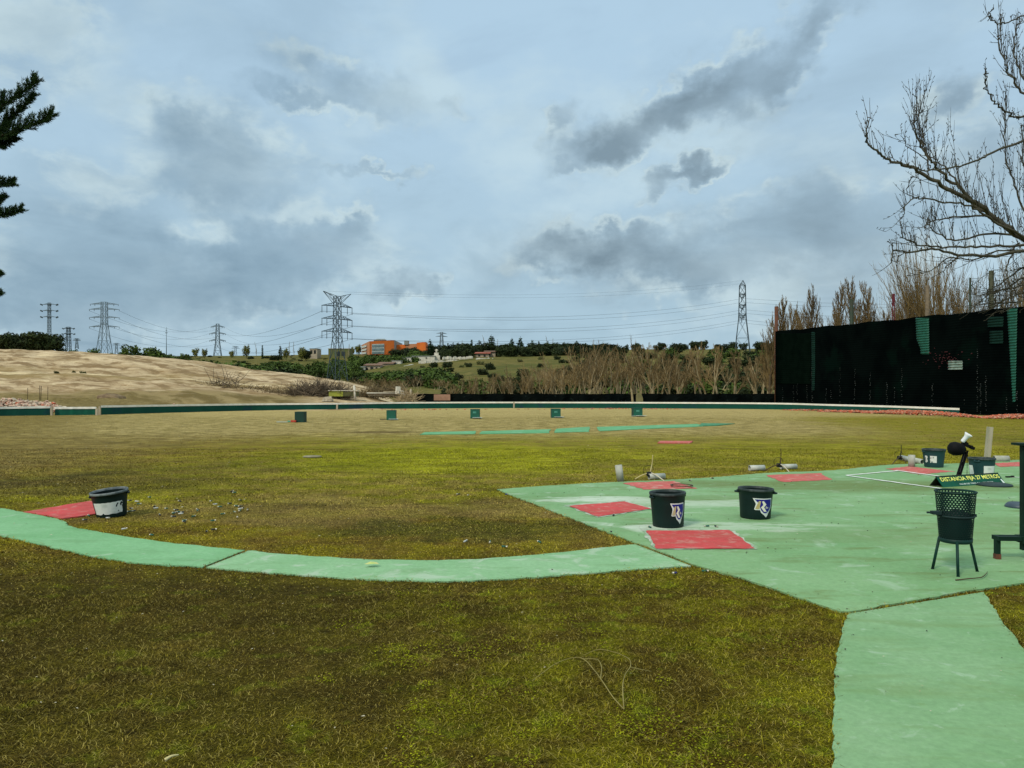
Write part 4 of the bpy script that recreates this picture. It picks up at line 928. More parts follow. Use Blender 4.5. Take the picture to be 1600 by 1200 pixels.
mb = MB(); mb.box((RLn / 2, RD / 2, 1.118), (RLn - .38, .14, .022)); mb.build('top_rail', M_rk, rk)
mb = MB(); mb.box((RLn / 2, RD / 2, .78), (RLn - .61, .03, .05)); mb.build('cross_rail', M_rk, rk)

# ------------------------------------------------------------------ loose things on the pad and beyond
M_lid = pm('blue_grey_lid', (.035, .055, .075), (.05, .075, .095), 4, .4)
q = gp(1592, 792.5, PADZ); mb = MB(); mb.lathe([(.17, 0), (.175, .012), (.165, .03), (.155, .045), (.13, .065), (0, .075)], 32); tag(mb.build('rubber_dome', M_lid, None, q), 'blue-grey round lid lying on the green pad by the gun rack', 'lid')
q = gp(1553, 758.6, PADZ); mb = MB(); mb.lathe([(0, 0), (.27, 0), (.285, .012), (.27, .03), (.2, .042), (0, .045)], 32); tag(mb.build('rubber_disc', pm('dark_rubber', (.015, .03, .032), (.02, .04, .04), 4, .6), None, q), 'flat dark round rubber base in front of the green sign', 'base')
q = gp(1578, 746, PADZ); mb = MB(); mb.box((0, 0, .012), (.16, .05, .024), .2); mb.box((.05, .0, .028), (.05, .04, .012), .5); tag(mb.build('dark_scrap', M_mic, None, q), 'small black scrap on the white line right of the green sign', 'scrap')
M_pipe = pm('grey_pipe', (.42, .42, .36), (.32, .33, .27), 7, .6); M_pipe2 = pm('pale_pipe', (.50, .51, .46), (.36, .38, .33), 5, .5); M_hole = pm('pipe_inside', (.03, .03, .025))
def pipe(label, P0, P1, r, m=M_pipe, name='pipe', grp='grey plastic pipes along the pad'):
    P0, P1 = Vector(P0), Vector(P1); ax = P1 - P0; L = ax.length; M4 = Matrix.Translation(P0) @ ax.to_track_quat('Z', 'Y').to_matrix().to_4x4()
    mb = MB(); mb.lathe([(r * .86, 0), (r, 0), (r, L), (r * .86, L), (r * .86, 0)], 20, M=M4)
    return tag(mb.build(name, m), label, 'pipe', grp)
def lying(u0, v0, u1, v1, r):
    a, c = gp(u0, v0), gp(u1, v1); return a + Vector((0, 0, r)), c + Vector((0, 0, r))
q = gp(968, 752.5); pipe('grey pipe standing upright left of the stake, by the tip of the pad', q + Vector((.02, 0, 0)), q + Vector((-.02, 0, .30)), .065)
q = gp(1424.5, 730.5); pipe('grey pipe standing upright left of the patchy-lettered tub', q, q + Vector((0, 0, .27)), .07)
a, c = lying(1171, 736, 1194, 735.6, .06); pipe('grey pipe lying alone on the grass above the pad, between the two stakes', a, c, .06, M_pipe2)
a, c = lying(1014, 749.5, 1038, 748.5, .055); pipe('pale pipe lying under the forked straw-coloured stake', a, c, .055, M_pipe2)
a, c = lying(1220, 733.5, 1244, 733, .055); pipe('pale pipe lying beside the dark upright stake with one pale leg', a, c, .055, M_pipe2)
a, c = lying(1408, 719, 1442, 726, .06); pipe('grey pipe lying behind the upright pipe, beside the black stake', a, c, .06, M_pipe2)
a, c = lying(1553, 721.5, 1576, 721.8, .07); pipe('thick grey pipe lying at the back edge of the pad, right of the tubs', a, c, .075)
def stake(label, u, v, tip, legs, cols):
    q = gp(u, v); t = thing('stake', label, 'stake', q, 0, 'wire stakes along the edge of the pad'); h0 = Vector((0, 0, .13))
    mb = MB(); k = (pt(tip[0], tip[1], q.y) - q); mb.tube(spline([h0, h0.lerp(k, .5) + Vector((.01, 0, 0)), k], 4), [.012] * 4 + [.008] * 5, 6); mb.build('rod', cols[0], t)
    for (lu, lv), cm in zip(legs, cols[1:]):
        e = gp(lu, lv) - q + Vector((0, 0, .01)); mb = MB(); mb.tube(spline([h0, h0.lerp(e, .5) + Vector((0, 0, .015)), e], 4), .010, 6); mb.build('leg', cm, t)
    mb = MB(); mb.box((-.02, 0, .10), (.09, .07, .08)); mb.tube([(-.03 + .1 * math.cos(w), .02, .17 + .09 * math.sin(w)) for w in np.linspace(0, 5.6, 14)], .004, 4); mb.build('clamp', M_lblk, t)
M_stk = pm('straw_stick', (.55, .47, .22), (.45, .36, .18), 7, .8); M_stkw = pm('pale_stick', (.62, .56, .44), (.5, .43, .3), 7, .8); M_stkd = pm('dark_stick', (.08, .05, .025), (.05, .035, .02), 7, .8)
stake('forked straw-coloured stake standing between the two tips of the pad', 1016, 749, (1020, 711), [(992, 749.5), (1038, 752.5)], [M_stk, M_stk, M_stkw])
stake('dark stake with one pale leg, midway along the back edge of the pad', 1219, 734.5, (1220, 701), [(1194, 736.5), (1233, 738)], [M_stkd, M_stkd, M_stkw])
stake('black stake by the pipes at the left of the patchy-lettered tub', 1407, 722, (1408, 695), [(1394, 726), (1416, 724)], [M_lblk, M_stkd, M_stkd])
q = gp(1541.5, 721); mb = MB(); e = pt(1547, 667, q.y) ; mb.bar(q - Vector((0, 0, .1)), e, .10, .10); tag(mb.build('wooden_post', pm('grey_timber', (.40, .37, .27), (.30, .29, .20), 9, .85, stretch=(1, 1, .15))), 'leaning grey timber post behind the label-panelled tub', 'post')
# manhole-like rubber ring on a red pad
q = gp(1065, 758.6, .043); mb = MB(); mb.lathe([(.16, 0), (.19, 0), (.19, .012), (.16, .012), (.16, 0)], 28); tag(mb.build('rubber_ring', M_stkd, None, q), 'thin brown ring lying on the worn red pad behind the left tub', 'ring')

# spent cartridges
hulls = [pm('hull_green', (.012, .10, .07), rough=.35), pm('hull_white', (.48, .50, .48), rough=.4), pm('hull_blue', (.02, .018, .17), rough=.35), pm('hull_dark', (.02, .022, .025), rough=.4)]
M_brass = pm('cartridge_base', (.62, .58, .46), (.45, .40, .28), 9, .35, metal=.6)
cm = []
for hm in hulls:
    mb = MB(); M4 = Matrix.Rotation(R(90), 4, 'Y'); mb.lathe([(0, 0), (.0105, 0), (.0105, .052), (.008, .052), (.008, .02)], 10, 0, M4); mb.lathe([(.0115, .050), (.0115, .0655), (.0125, .066), (.0125, .068), (0, .068)], 10, 1, M4)
    cm.append(mb.mesh('spent_cartridge', [hm, M_brass]))
def cart(u, v, k, label, group, z=None, s=.9):
    q = gp(u, v, PADZ if z else 0); q.z = (PADZ if z else .012) + .0125
    o = link('spent_cartridge', cm[k], None, q, rng.random() * 6.28); o.scale = (s, s, s); o.rotation_euler.y = rng.uniform(-.12, .12)
    tag(o, label, 'cartridge', group)
near_l = [(124,0,148),]
pts_ = [(206,784),(211,785.5),(214,790),(203,797),(206,801),(211,800.5),(236,779),(283,786),(240,794),(247,796),(262,797),(250,808),(270,805),(276,803),(281,802),(287,802.5),(279,799),(286,805),(285,816),(290,818.5),(300,810),(275,810),(308,801),(311,799.5),(331,785),(339,790),(347,794),(360,770.5),(369,771.5),(377,784),(371,793),(379,793),(381,795.5),(372,798),(376,800),(387,798),(365,802),(371,810),(329,816.5),(322,834),(330,830.5),(190,830),(239,839),(362,789),(345,806)]
LG = ['spent cartridge with a green hull on the grass right of the white-banded tub', 'spent cartridge with a white hull on the grass right of the white-banded tub', 'spent cartridge with a blue hull on the grass right of the white-banded tub', 'spent cartridge with a black hull on the grass right of the white-banded tub']
for i, (u, v) in enumerate(pts_):
    k = [3, 1, 0, 3, 0, 3, 0, 3][i % 8]; cart(u, v, k, LG[k], ['green', 'white', 'blue', 'black'][k] + ' cartridges beside the banded tub')
cart(140, 809, 0, 'green spent cartridge just left of the foot of the white-banded tub', None); cart(137, 815, 3, 'dark spent cartridge in the grass below the red pad on the lawn', None); cart(166, 812, 1, 'white spent cartridge right in front of the white-banded tub', None)
for (u, v, k, z, l) in ((1017, 825.5, 0, 1, 'green spent cartridge on the pad just left of the shield-stickered tub'), (1108, 823, 0, 1, 'dark green cartridge, left of a touching pair, behind the nearest red pad'), (1117, 823, 3, 1, 'black cartridge, right of a touching pair, behind the nearest red pad'),
     (955, 834, 3, 0, 'dark cartridge on the turf edge by the tip of the green pad'), (1057, 899, 2, 0, 'blue spent cartridge in the grass below the path junction'), (1097, 896, 0, 0, 'green spent cartridge in the grass below the path junction'),
     (1115, 748.5, 3, 1, 'black cartridge on the stained back edge of the pad'), (1077, 751.5, 3, 1, 'black cartridge beside the worn red pad at the back edge'),
     (719, 774, 3, 0, 'black cartridge, left of two close together in the open lawn'), (732, 775.5, 3, 0, 'black cartridge, right of two close together in the open lawn'), (766, 849, 0, 0, 'green cartridge on the lawn, farther of two near the middle of the curved path'), (784, 857, 0, 0, 'green cartridge on the lawn, nearer of two near the middle of the curved path'),
     (725, 850, 1, 0, 'white cartridge on the lawn above the middle of the curved path'), (958, 807, 3, 1, 'black cartridge on the near edge of the left red pad'), (790, 775, 2, 0, 'dark blue cartridge in the grass below the left tip of the pad'),(845, 851, 0, 0, 'lone green cartridge on the lawn nearest the path junction')):
    cart(u, v, k, l, None, z)
# fallen twigs and one leaf
def twig(name, label, L, r, m, z=.02):
    mb = MB()
    for P in L: Q = spline([gp(u, v, .0) + Vector((0, 0, z + dz)) for u, v, dz in P], 6); mb.tube(Q, list(np.linspace(r, r * .45, len(Q))), 6)
    return tag(mb.build(name, m), label, 'twig')
twig('fallen_twig', 'pale forked dry twig lying on the foreground grass', [[(975, 1115, .01), (973, 1088, .04), (977, 1074, .06), (985, 1064, .07), (984, 1053, .07), (977, 1045, .06), (960, 1035, .05), (935, 1028, .04), (912, 1032, .02)],
     [(975, 1115, .01), (958, 1102, .03), (945, 1085, .04), (930, 1066, .05), (912, 1049, .06), (895, 1044, .05), (870, 1050, .04), (845, 1062, .02), (832, 1070, .01)], [(938, 1076, .04), (940, 1060, .05), (935, 1048, .05), (925, 1043, .04), (908, 1040, .03)], [(984, 1059, .05), (1000, 1057, .03), (1018, 1055, .01)]], .0034, pm('olive_stick', (.27, .225, .07), (.19, .155, .045), 7, .9), .012)
twig('fallen_twig', 'thin dark twig on the pad in front of the litter bin', [[(1493, 910.5, 0), (1515, 910, .01), (1533, 908, .01), (1540, 904, .015), (1543, 899, .01)]], .006, M_stkd, PADZ + .006)
twig('fallen_twig', 'grey broken stick at the bottom edge of the lawn', [[(258, 1198, .01), (268, 1194, .015), (279, 1190, .01)]], .008, M_stk)
mb = MB(); q = gp(581, 882, .036); mb.add([(q.x + x, q.y + y, .036 + z) for x, y, z in ((-.07, 0, .004), (-.02, .035, .02), (.04, .03, .015), (.07, -.01, .006), (.015, -.03, .012), (-.035, -.03, .008))], [(0, 4, 5), (0, 1, 4), (1, 2, 4), (2, 3, 4)]); tag(mb.build('fallen_leaf', pm('yellow_green_leaf', (.42, .52, .14), (.5, .5, .2), 9)), 'single yellow-green leaf lying on the curved path', 'leaf')
q = gp(488, 714.5); mb = MB(); mb.lathe([(0, .0), (.28, 0), (.30, .03), (.26, .06), (0, .065)], 20); o = tag(mb.build('stone_slab', pm('grey_stone', (.30, .27, .18), (.22, .19, .12), 5, .9), None, q), 'flat grey stone lying alone in the left half of the lawn', 'stone'); o.scale = (.8, .6, .6)

# ------------------------------------------------------------------ five trap boxes
M_trap = pm('trap_green', (.010, .105, .065), (.012, .085, .055), 2, .5, c3=(.02, .14, .10), sc3=4); M_trapd = pm('trap_dark_green', (.006, .045, .03), (.006, .035, .025), 2, .6); M_trapw = pm('pale_metal', (.55, .62, .55), (.42, .5, .45), 5, .5)
M_trr = pm('red_paint_flap', (.50, .05, .03), (.4, .05, .03), 3, .6); M_trt = pm('teal_flap', (.05, .40, .28), rough=.6)
TR = [(467.5, 660, 0, 'first trap box from the left, very dark, with a red flap by its foot'), (611, 656.5, 1, 'second trap box from the left, with a dark flap lying to its left'), (742, 654, 2, 'third trap box, in the middle of the row, with a pale number plate'),
      (869, 653, 2, 'fourth trap box from the left, with a pale plate at its foot'), (997, 651, 3, 'rightmost of the five trap boxes, in front of the lone tree trunk')]
for u, v, k, lab in TR:
    q = gp(u, v); t = thing('trap_box', lab, 'trap box', q, R(rng.uniform(-6, 6)), 'trap boxes in a row across the field'); w = 14.2 * q.y / F; h = .54
    md = M_trapd if k == 0 else M_trap
    mb = MB()
    for (c, dd) in (((0, w, h/2), (w, .02, h)), ((-w/2 + .01, w/2, h/2), (.02, w - .04, h)), ((w/2 - .01, w/2, h/2), (.02, w - .04, h)), ((0, w/2, h + .012), (w + .02, w + .02, .02))): mb.box(c, dd)
    mb.build('casing', M_trapd, t)
    mb = MB(); mb.box((0, 0, h / 2), (w, .02, h - .01)); fp = mb.build('front_panel', md, t)
    if k in (2, 3): mb = MB(); mb.box((-.02, -.014, h * .68), (w * .36, .008, h * .2)); mb.build('number_plate', pm('plate', (.05, .22, .16), (.09, .28, .22), 20), fp)
    if k: mb = MB(); mb.box((w * .3, -.18, .07), (w * 1.05, .34, .018), .1); mb.box((w * .3, -.02, .035), (w * .8, .02, .06)); mb.build('base_plate', M_trapw, t)
    if k == 3: mb = MB(); mb.box((-w * .45, -.12, .05), (w * .6, .2, .02), .3); mb.build('base_plate', M_trapw, t)
    if k == 0:
        mb = MB(); mb.box((-w * .55, -.12, .07), (w * .55, .2, .10), .2); mb.build('side_flap', M_trr, t); mb = MB(); mb.box((-w * 1.05, -.05, .06), (w * .35, .2, .05), .5); mb.build('side_flap', M_trt, t); mb = MB(); mb.box((-w * 2, .1, .02), (w * 1.2, .08, .03)); mb.build('base_plate', M_trapw, t)
    if k == 1: mb = MB(); mb.box((-w * .85, -.1, .06), (w * .6, .22, .03), .5); mb.build('side_flap', M_lblk, t)
# ------------------------------------------------------------------ bare trees
def unit(v): return v.normalized() if v.length > 1e-9 else Vector((0, 0, 1))
def branch(mb, p, d, L, r, lvl, P, g, sides):
    nseg = P['seg'][min(lvl, len(P['seg']) - 1)]; pts = [p.copy()]; dd = d.copy()
    for k in range(nseg):
        dd = unit(dd + Vector((g.gauss(0, 1), g.gauss(0, 1), g.gauss(0, 1))) * P['wob'] + Vector((0, 0, P['up'][min(lvl, len(P['up']) - 1)])))
        pts.append(pts[-1] + dd * (L / nseg))
    r1 = r * P['taper']; rad = [r + (r1 - r) * k / nseg for k in range(nseg + 1)]
    mb[0 if lvl == 0 else 1].tube(pts, rad, sides[min(lvl, len(sides) - 1)], cap=False)
    if lvl >= P['lv']: return
    n = P['n'][min(lvl, len(P['n']) - 1)]
    for k in range(n):
        f = P['from'][min(lvl, len(P['from']) - 1)]; f = f + (1 - f) * (k + g.random()) / n
        x = f * nseg; i = min(int(x), nseg - 1); q = pts[i].lerp(pts[i+1], x - i); t = unit(pts[i+1] - pts[i])
        a = g.random() * 6.283; s = unit(t.cross(Vector((math.cos(a), math.sin(a), .3)))); ang = P['ang'][min(lvl, len(P['ang']) - 1)] * g.uniform(.7, 1.3)
        nd = unit(t * math.cos(ang) + s * math.sin(ang)); sh = P.get('shape', lambda f: 1 - .55 * f)(f) if lvl == 0 else 1 - .45 * f
        branch(mb, q, nd, L * P['len'][min(lvl, len(P['len']) - 1)] * sh * g.uniform(.7, 1.2), max(rad[i] * P['rk'], P['rmin']), lvl + 1, P, g, sides)
def bare(name, P, stems, mt, mtw, label, cat, seed, group=None, loc=(0, 0, 0)):
    g = random.Random(seed); t = thing(name, label, cat, loc, 0, group); mb = (MB(), MB())
    for (x, y, d, L, r) in stems: branch(mb, Vector((x, y, -.1)), unit(Vector(d)), L, r, 0, P, g, P.get('sides', (6, 4, 3, 3)))
    mb[0].build('trunk', mt, t); mb[1].build('crown', mtw, t); return t
M_bark = pm('pale_bark', (.30, .245, .155), (.20, .155, .095), 3, .9, objrnd=.2); M_twig = pm('tan_twigs', (.215, .15, .075), (.15, .105, .05), 1.5, .9, objrnd=.25, island=.35)
M_pop = pm('poplar_twigs', (.175, .122, .056), (.115, .08, .038), .8, .9, objrnd=.2, island=.35); M_popb = pm('poplar_bark', (.13, .095, .055), (.08, .06, .035), 2, .9)
M_broom = pm('yellow_brown_twigs', (.175, .12, .05), (.13, .088, .038), .8, .9, objrnd=.15, island=.35)
# saplings: several pale stems, whippy upright twigs
PS_ = dict(seg=(6, 5, 3), wob=.13, up=(.03, .10, .10), taper=.35, lv=2, n=(10, 6), ang=(.48, .5), len=(.48, .45), rk=.55, rmin=.017, **{'from': (.38, .15)})
PT_ = dict(seg=(6, 5, 4, 3), wob=.12, up=(.02, .12, .12), taper=.35, lv=3, n=(10, 7, 4), ang=(.48, .45, .4), len=(.52, .45, .5), rk=.55, rmin=.017, **{'from': (.22, .15, .1)})
saps = []
for k in range(5):
    g = random.Random(50 + k); st = [(g.uniform(-.5, .5), g.uniform(-.4, .4), (g.uniform(-.35, .35), g.uniform(-.2, .2), 1), g.uniform(2.9, 4.4), g.uniform(.05, .08)) for _ in range(5 + k % 3)]
    saps.append(bare('sapling', PS_, st, M_bark, M_twig, 'x', 'sapling', 60 + k, 'bare saplings behind the netting fence'))
tall = []
for k in range(4):
    g = random.Random(90 + k); st = [(g.uniform(-.5, .5), g.uniform(-.3, .3), (g.uniform(-.22, .22), g.uniform(-.2, .2), 1), g.uniform(3.6, 4.8), g.uniform(.09, .13)) for _ in range(2 + k % 2)]
    tall.append(bare('bare_tree', PT_, st, M_bark, M_twig, 'x', 'tree', 160 + k, 'bare trees behind the netting fence'))
used = set()
def put(protos, k, loc, rz, sc_, label, group=None):
    o = protos[k]
    if o.name in used: o = dup(o, loc, rz, label, group, sc_)
    else:
        used.add(o.name); o.location = loc; o.rotation_euler.z = rz; o['label'] = label; o.scale = (sc_,) * 3 if not hasattr(sc_, '__len__') else sc_
        if group: o['group'] = group
    return o
def zr(X, Y): return hillz(X, Y) if Y > 90 else 0.0
for i, (u, Yv, s) in enumerate([(705,92,.62),(722,95,.66),(738,92,.72),(752,96,.7),(768,93,.78),(790,92,.85),(806,95,.88),(822,92,.9),(838,94,1.0),(853,92,.96),(868,95,1.1),(884,92,1.05),(900,95,1.2),(916,92,1.15),(934,96,1.25),(952,93,1.2),(968,97,1.28),(1012,97,1.2),(1028,93,1.15),(1046,98,1.2),(1062,94,1.0),(1190,93,1.1),(1204,97,1.1),(872,100,1.2),(928,101,1.3),(990,101,1.3)]):
    X = (u - 800) / F * Yv
    put(saps, i % 5, (X, Yv, zr(X, Yv)), rng.random() * 6, (s * 1.15, s * 1.15, s * (1.05 if u < 900 else 1.25)), 'thin bare saplings with pale stems left of the lone trunk, behind the netting fence' if u < 985 else 'thin bare saplings with pale stems right of the lone trunk, behind the netting fence', 'saplings left of the lone trunk' if u < 985 else 'saplings right of the lone trunk')
for i, (u, Yv, s, l) in enumerate([(925, 104, .88, 'bare spreading tree at the left end of the taller thicket behind the netting fence'), (968, 100, .95, 'bare bushy tree just left of the lone trunk, behind the netting fence'), (1020, 96, 1.12, 'tall bare tree with upswept branches just right of the lone trunk'), (1056, 94, 1.1, 'tall bare tree, second right of the lone trunk, crown against the sky'),
       (1090, 97, 1.22, 'tall bare tree in the middle of the right-hand thicket, crown against the sky'), (1112, 93, 1.1, 'tall bare tree with many pale stems, left of the forked tree'), (1152, 92, 1.02, 'forked bare tree with a leaning pale trunk below the right pylon'), (1178, 100, .95, 'bare tree in front of the right pylon, at the left end of the black wall')]):
    X = (u - 800) / F * Yv; put(tall, i % 4, (X, Yv, zr(X, Yv)), rng.random() * 6, s * 1.22, l)
lone = bare('bare_tree', dict(PT_, n=(8, 7, 4), **{'from': (.45, .2, .1)}), [(0, 0, (.02, 0, 1), 4.0, .15)], M_bark, M_twig, 'lone bare tree whose pale trunk stands in front of the netting fence', 'tree', 333, None, tuple(pt(989, 640, 78.5).xy) + (0,))
q = pt(999, 640, 78.2); mb = MB(); M4 = Matrix.Translation((q.x, 78.2, 0)) @ Matrix.Rotation(R(-8), 4, 'X'); P = [(-.32, 0), (.36, 0), (.40, .5), (.36, 1.0), (.22, 1.38), (.02, 1.52), (-.2, 1.45), (-.32, 1.2)]
mb.add([M4 @ Vector((x, y, z)) for y in (-.03, .03) for x, z in P], [tuple(range(8)), tuple(range(15, 7, -1))] + [(i, (i+1) % 8, 8+(i+1) % 8, 8+i) for i in range(8)]); tag(mb.build('rounded_board', pm('olive_board', (.17, .15, .06), (.12, .11, .05), 3, .8)), 'round-topped olive board leaning beside the lone trunk', 'board')

# ------------------------------------------------------------------ leafy crowns
def leaf_mat(name, c1, c2, isl=.5, ob=.18, sc=.25):
    m = pm(name, c1, c2, sc, .75, spec=.12, island=isl, objrnd=ob); return m
def crown_mesh(name, blobs, n, size, m, seed, shell=.55, updir=.25):
    g = np.random.default_rng(seed); B = np.array(blobs); vol = B[:, 3] * B[:, 4] * B[:, 5]; idx = g.choice(len(B), n, p=vol / vol.sum())
    d = g.normal(size=(n, 3)); d /= np.linalg.norm(d, axis=1)[:, None]; rr = shell + (1 - shell) * g.random(n); rr *= 1 + .16 * np.sin(d[:, 0] * 7 + idx) * np.sin(d[:, 2] * 6 + 2 * idx) + g.normal(size=n) * .05
    P = B[idx, :3] + d * B[idx, 3:6] * rr[:, None]; keep = P[:, 2] > .02; P, d = P[keep], d[keep]; n = len(P)
    nn = d + g.normal(size=(n, 3)) * .7 + np.array([0, 0, updir]); nn /= np.linalg.norm(nn, axis=1)[:, None]
    t = np.cross(nn, g.normal(size=(n, 3))); t /= np.linalg.norm(t, axis=1)[:, None]; s = np.cross(nn, t); w = size * (.5 + g.random(n))
    V = np.stack([P - t * w[:, None] - s * (.5 * w)[:, None], P + t * w[:, None] - s * (.35 * w)[:, None], P + t * (.8 * w)[:, None] + s * (.5 * w)[:, None], P - t * (.7 * w)[:, None] + s * (.4 * w)[:, None]], 1).reshape(-1, 3)
    return npmesh(name, V, np.arange(4 * n).reshape(-1, 4), m)
def lumps(g, n, rx, ry, rz, zc):
    out = [(0, 0, zc, rx * .7, ry * .7, rz * .75)]
    for k in range(n):
        a = 6.283 * k / n + g.uniform(-.3, .3); q = g.uniform(.45, .68); out.append((rx * q * math.cos(a), ry * q * math.sin(a), zc + rz * g.uniform(-.35, .55), rx * g.uniform(.28, .45), ry * g.uniform(.28, .45), rz * g.uniform(.28, .5)))
    return out
M_holm = leaf_mat('holm_oak_leaves', (.020, .030, .012), (.032, .045, .014)); M_bush = leaf_mat('bush_leaves', (.045, .075, .016), (.065, .10, .020)); M_olive = leaf_mat('olive_shrub_leaves', (.075, .085, .03), (.095, .095, .035)); M_fir = leaf_mat('fir_needles', (.018, .038, .016), (.028, .052, .018))
M_yg = leaf_mat('yellow_green_leaves', (.12, .13, .03), (.15, .14, .035)); M_trunk = pm('dark_bark', (.06, .045, .03), (.04, .03, .02), 4, .9)
def leafy(name, label, cat, m, rx, ry, rz, zc, n, size, seed, group=None, trunk=.2, cone=False):
    g = random.Random(seed); t = thing(name, label, cat, (0, 0, -500), 0, group)
    if cone:
        bl = []; H_ = rz * 2; k = 0
        for z in np.linspace(.08, 1, 11):
            r = rx * (1 - z) ** .6 * g.uniform(.7, 1.1) + rx * .06
            for q in range(4): a = k * 2.4 + q * 1.57; bl.append((r * .5 * math.cos(a), r * .5 * math.sin(a), H_ * z, r * .55, r * .55, H_ * .05)); k += 1
    else: bl = lumps(g, 8, rx, ry, rz, zc)
    link('crown', crown_mesh('crown', bl, n, size, m, seed, .5 if not cone else .2), t)
    mb = MB(); mb.tube([(0, 0, -1.5), (0, 0, zc if not cone else rz * 1.8)], [trunk, trunk * .3], 6); mb.build('trunk', M_trunk, t); return t
bushes = [leafy('shrub', 'x', 'shrub', M_holm, 2.4, 2.2, 2.0, .55, 900, .22, 400 + k) for k in range(3)]
gbush = [leafy('shrub', 'x', 'shrub', M_bush, 2.6, 2.4, 2.3, .8, 1100, .22, 410 + k) for k in range(3)]
obush = [leafy('shrub', 'x', 'shrub', M_olive, 2.0, 2.0, 1.5, .4, 700, .18, 420 + k) for k in range(2)]
firs = [leafy('conifer', 'x', 'conifer', M_fir, 2.4, 2.4, 5.0, 1, 1000, .30, 430 + k, cone=True) for k in range(3)]
cyp = [leafy('cypress', 'x', 'cypress', M_fir, 1.1, 1.1, 5.0, 1, 700, .25, 440 + k, cone=True) for k in range(2)]
oaks = [leafy('round_tree', 'x', 'tree', M_holm, 4.6, 4.4, 4.0, 3.8, 1500, .36, 450 + k, trunk=.3) for k in range(3)]
ygs = [leafy('pale_tree', 'x', 'tree', M_yg, 2.6, 2.6, 4.0, 4.2, 800, .3, 460 + k) for k in range(2)]
def lim(u):                                  # nothing may grow above this photo row here (the sheds and the building stand clear)
    return float(np.interp(u, [540, 548, 612, 630, 646, 690, 700], [560, 583.5, 577, 574, 570.5, 568, 540]))
def fit(arr, h, q, s):                       # shrink a plant so that it stays below that row
    u = 800 + F * q.x / q.y; zt = EYE + (HZ - lim(u)) * q.y / F
    return min(s, max((zt - q.z) / h, .15))
def P0(u, Yv, dz=0): q = onhill(u, Yv); q.z += dz; return q
def rz_(): return rng.random() * 6.28
# big dark holm oaks on the crest at the far left, each its own size
def crest(u, s=1.1): return bank_at(u, s)
for (u, w, h, lab) in ((12, 4.6, 3.6, 'dark round holm oak at the far left edge, behind the largest one'), (54, 6.2, 4.0, 'largest near-black holm oak on the crest of the sand bank')):
    q = crest(u, 1.16); t = leafy('holm_oak', lab, 'tree', M_holm, w, w * .8, h * .62, h * .42, 7000, .2, int(u) + 500, trunk=.35); t.location = q
for (u, s, sz, k, lab) in [(97, 1.2, .68, 0, 'small round dark bush just right of the largest holm oak'), (111, 1.28, .62, 1, 'green bush at the foot of the small dark pylon'), (125, 1.25, .42, 2, 'low green bush between the two leftmost pylons, on the crest'), (144, 1.2, .66, 0, 'round green bush left of the wide four-armed pylon'), (171, 1.2, .35, 1, 'low bush between the legs of the four-armed pylon'),
      (193, 1.2, .5, 2, 'low bush just right of the four-armed pylon'), (207, 1.2, .92, 0, 'broad dense green bush right of the four-armed pylon'), (238, 1.22, .92, 1, 'second broad green bush right of the four-armed pylon'), (256, 1.25, .65, 2, 'green bush below the thin mast on the crest'), (273, 1.3, .75, 0, 'round bush right of the thin mast, on the crest'), (290, 1.2, .6, 1, 'low bush on the crest, left of the bank slope going down')]:
    q = crest(u, s); put(gbush, k, q, rz_(), (sz, sz, sz * .95), lab)
# green belt between the sand bank and the hill
for i in range(76):
    u = rng.uniform(300, 700); 
    lo = np.interp(u, [300, 400, 480, 560, 640, 700], [135, 150, 180, 190, 180, 170]); hi = np.interp(u, [300, 400, 480, 560, 640, 700], [190, 250, 345, 380, 300, 230])
    Yv = lo + (hi - lo) * rng.random() ** .8; s = rng.uniform(1.1, 2.0)
    put(gbush if rng.random() < .72 else bushes, i % 3, P0(u, Yv, -.4), rz_(), (s * 1.25, s * 1.1, fit(0, 3.1, P0(u, Yv, -.4), s * rng.uniform(.9, 1.25))), 'dense green bush in the belt between the sand bank and the sheds', 'bushes between the sand bank and the sheds')
for i in range(46):
    u = rng.uniform(505, 665); Yv = rng.uniform(455, 500); s = rng.uniform(1.3, 2.0); put(gbush, i % 3, P0(u, Yv, -.5), rz_(), (s * 1.3, s, min(s, max(.3, (EYE + (HZ - (555 if u < 605 else 552)) * Yv / F - P0(u, Yv, -.5).z) / 3.1))), 'green bush below the orange building', 'bushes below the orange building')
for i in range(16):
    u = rng.uniform(545, 660); Yv = rng.uniform(505, 560); s = rng.uniform(1.6, 2.4); put(gbush, i % 3, P0(u, Yv, -.5), rz_(), (s * 1.4, s, min(s, max(.3, (EYE + (HZ - (553 if u < 605 else 546)) * Yv / F - P0(u, Yv, -.5).z) / 3.1))), 'green bush below the orange building', 'bushes below the orange building')
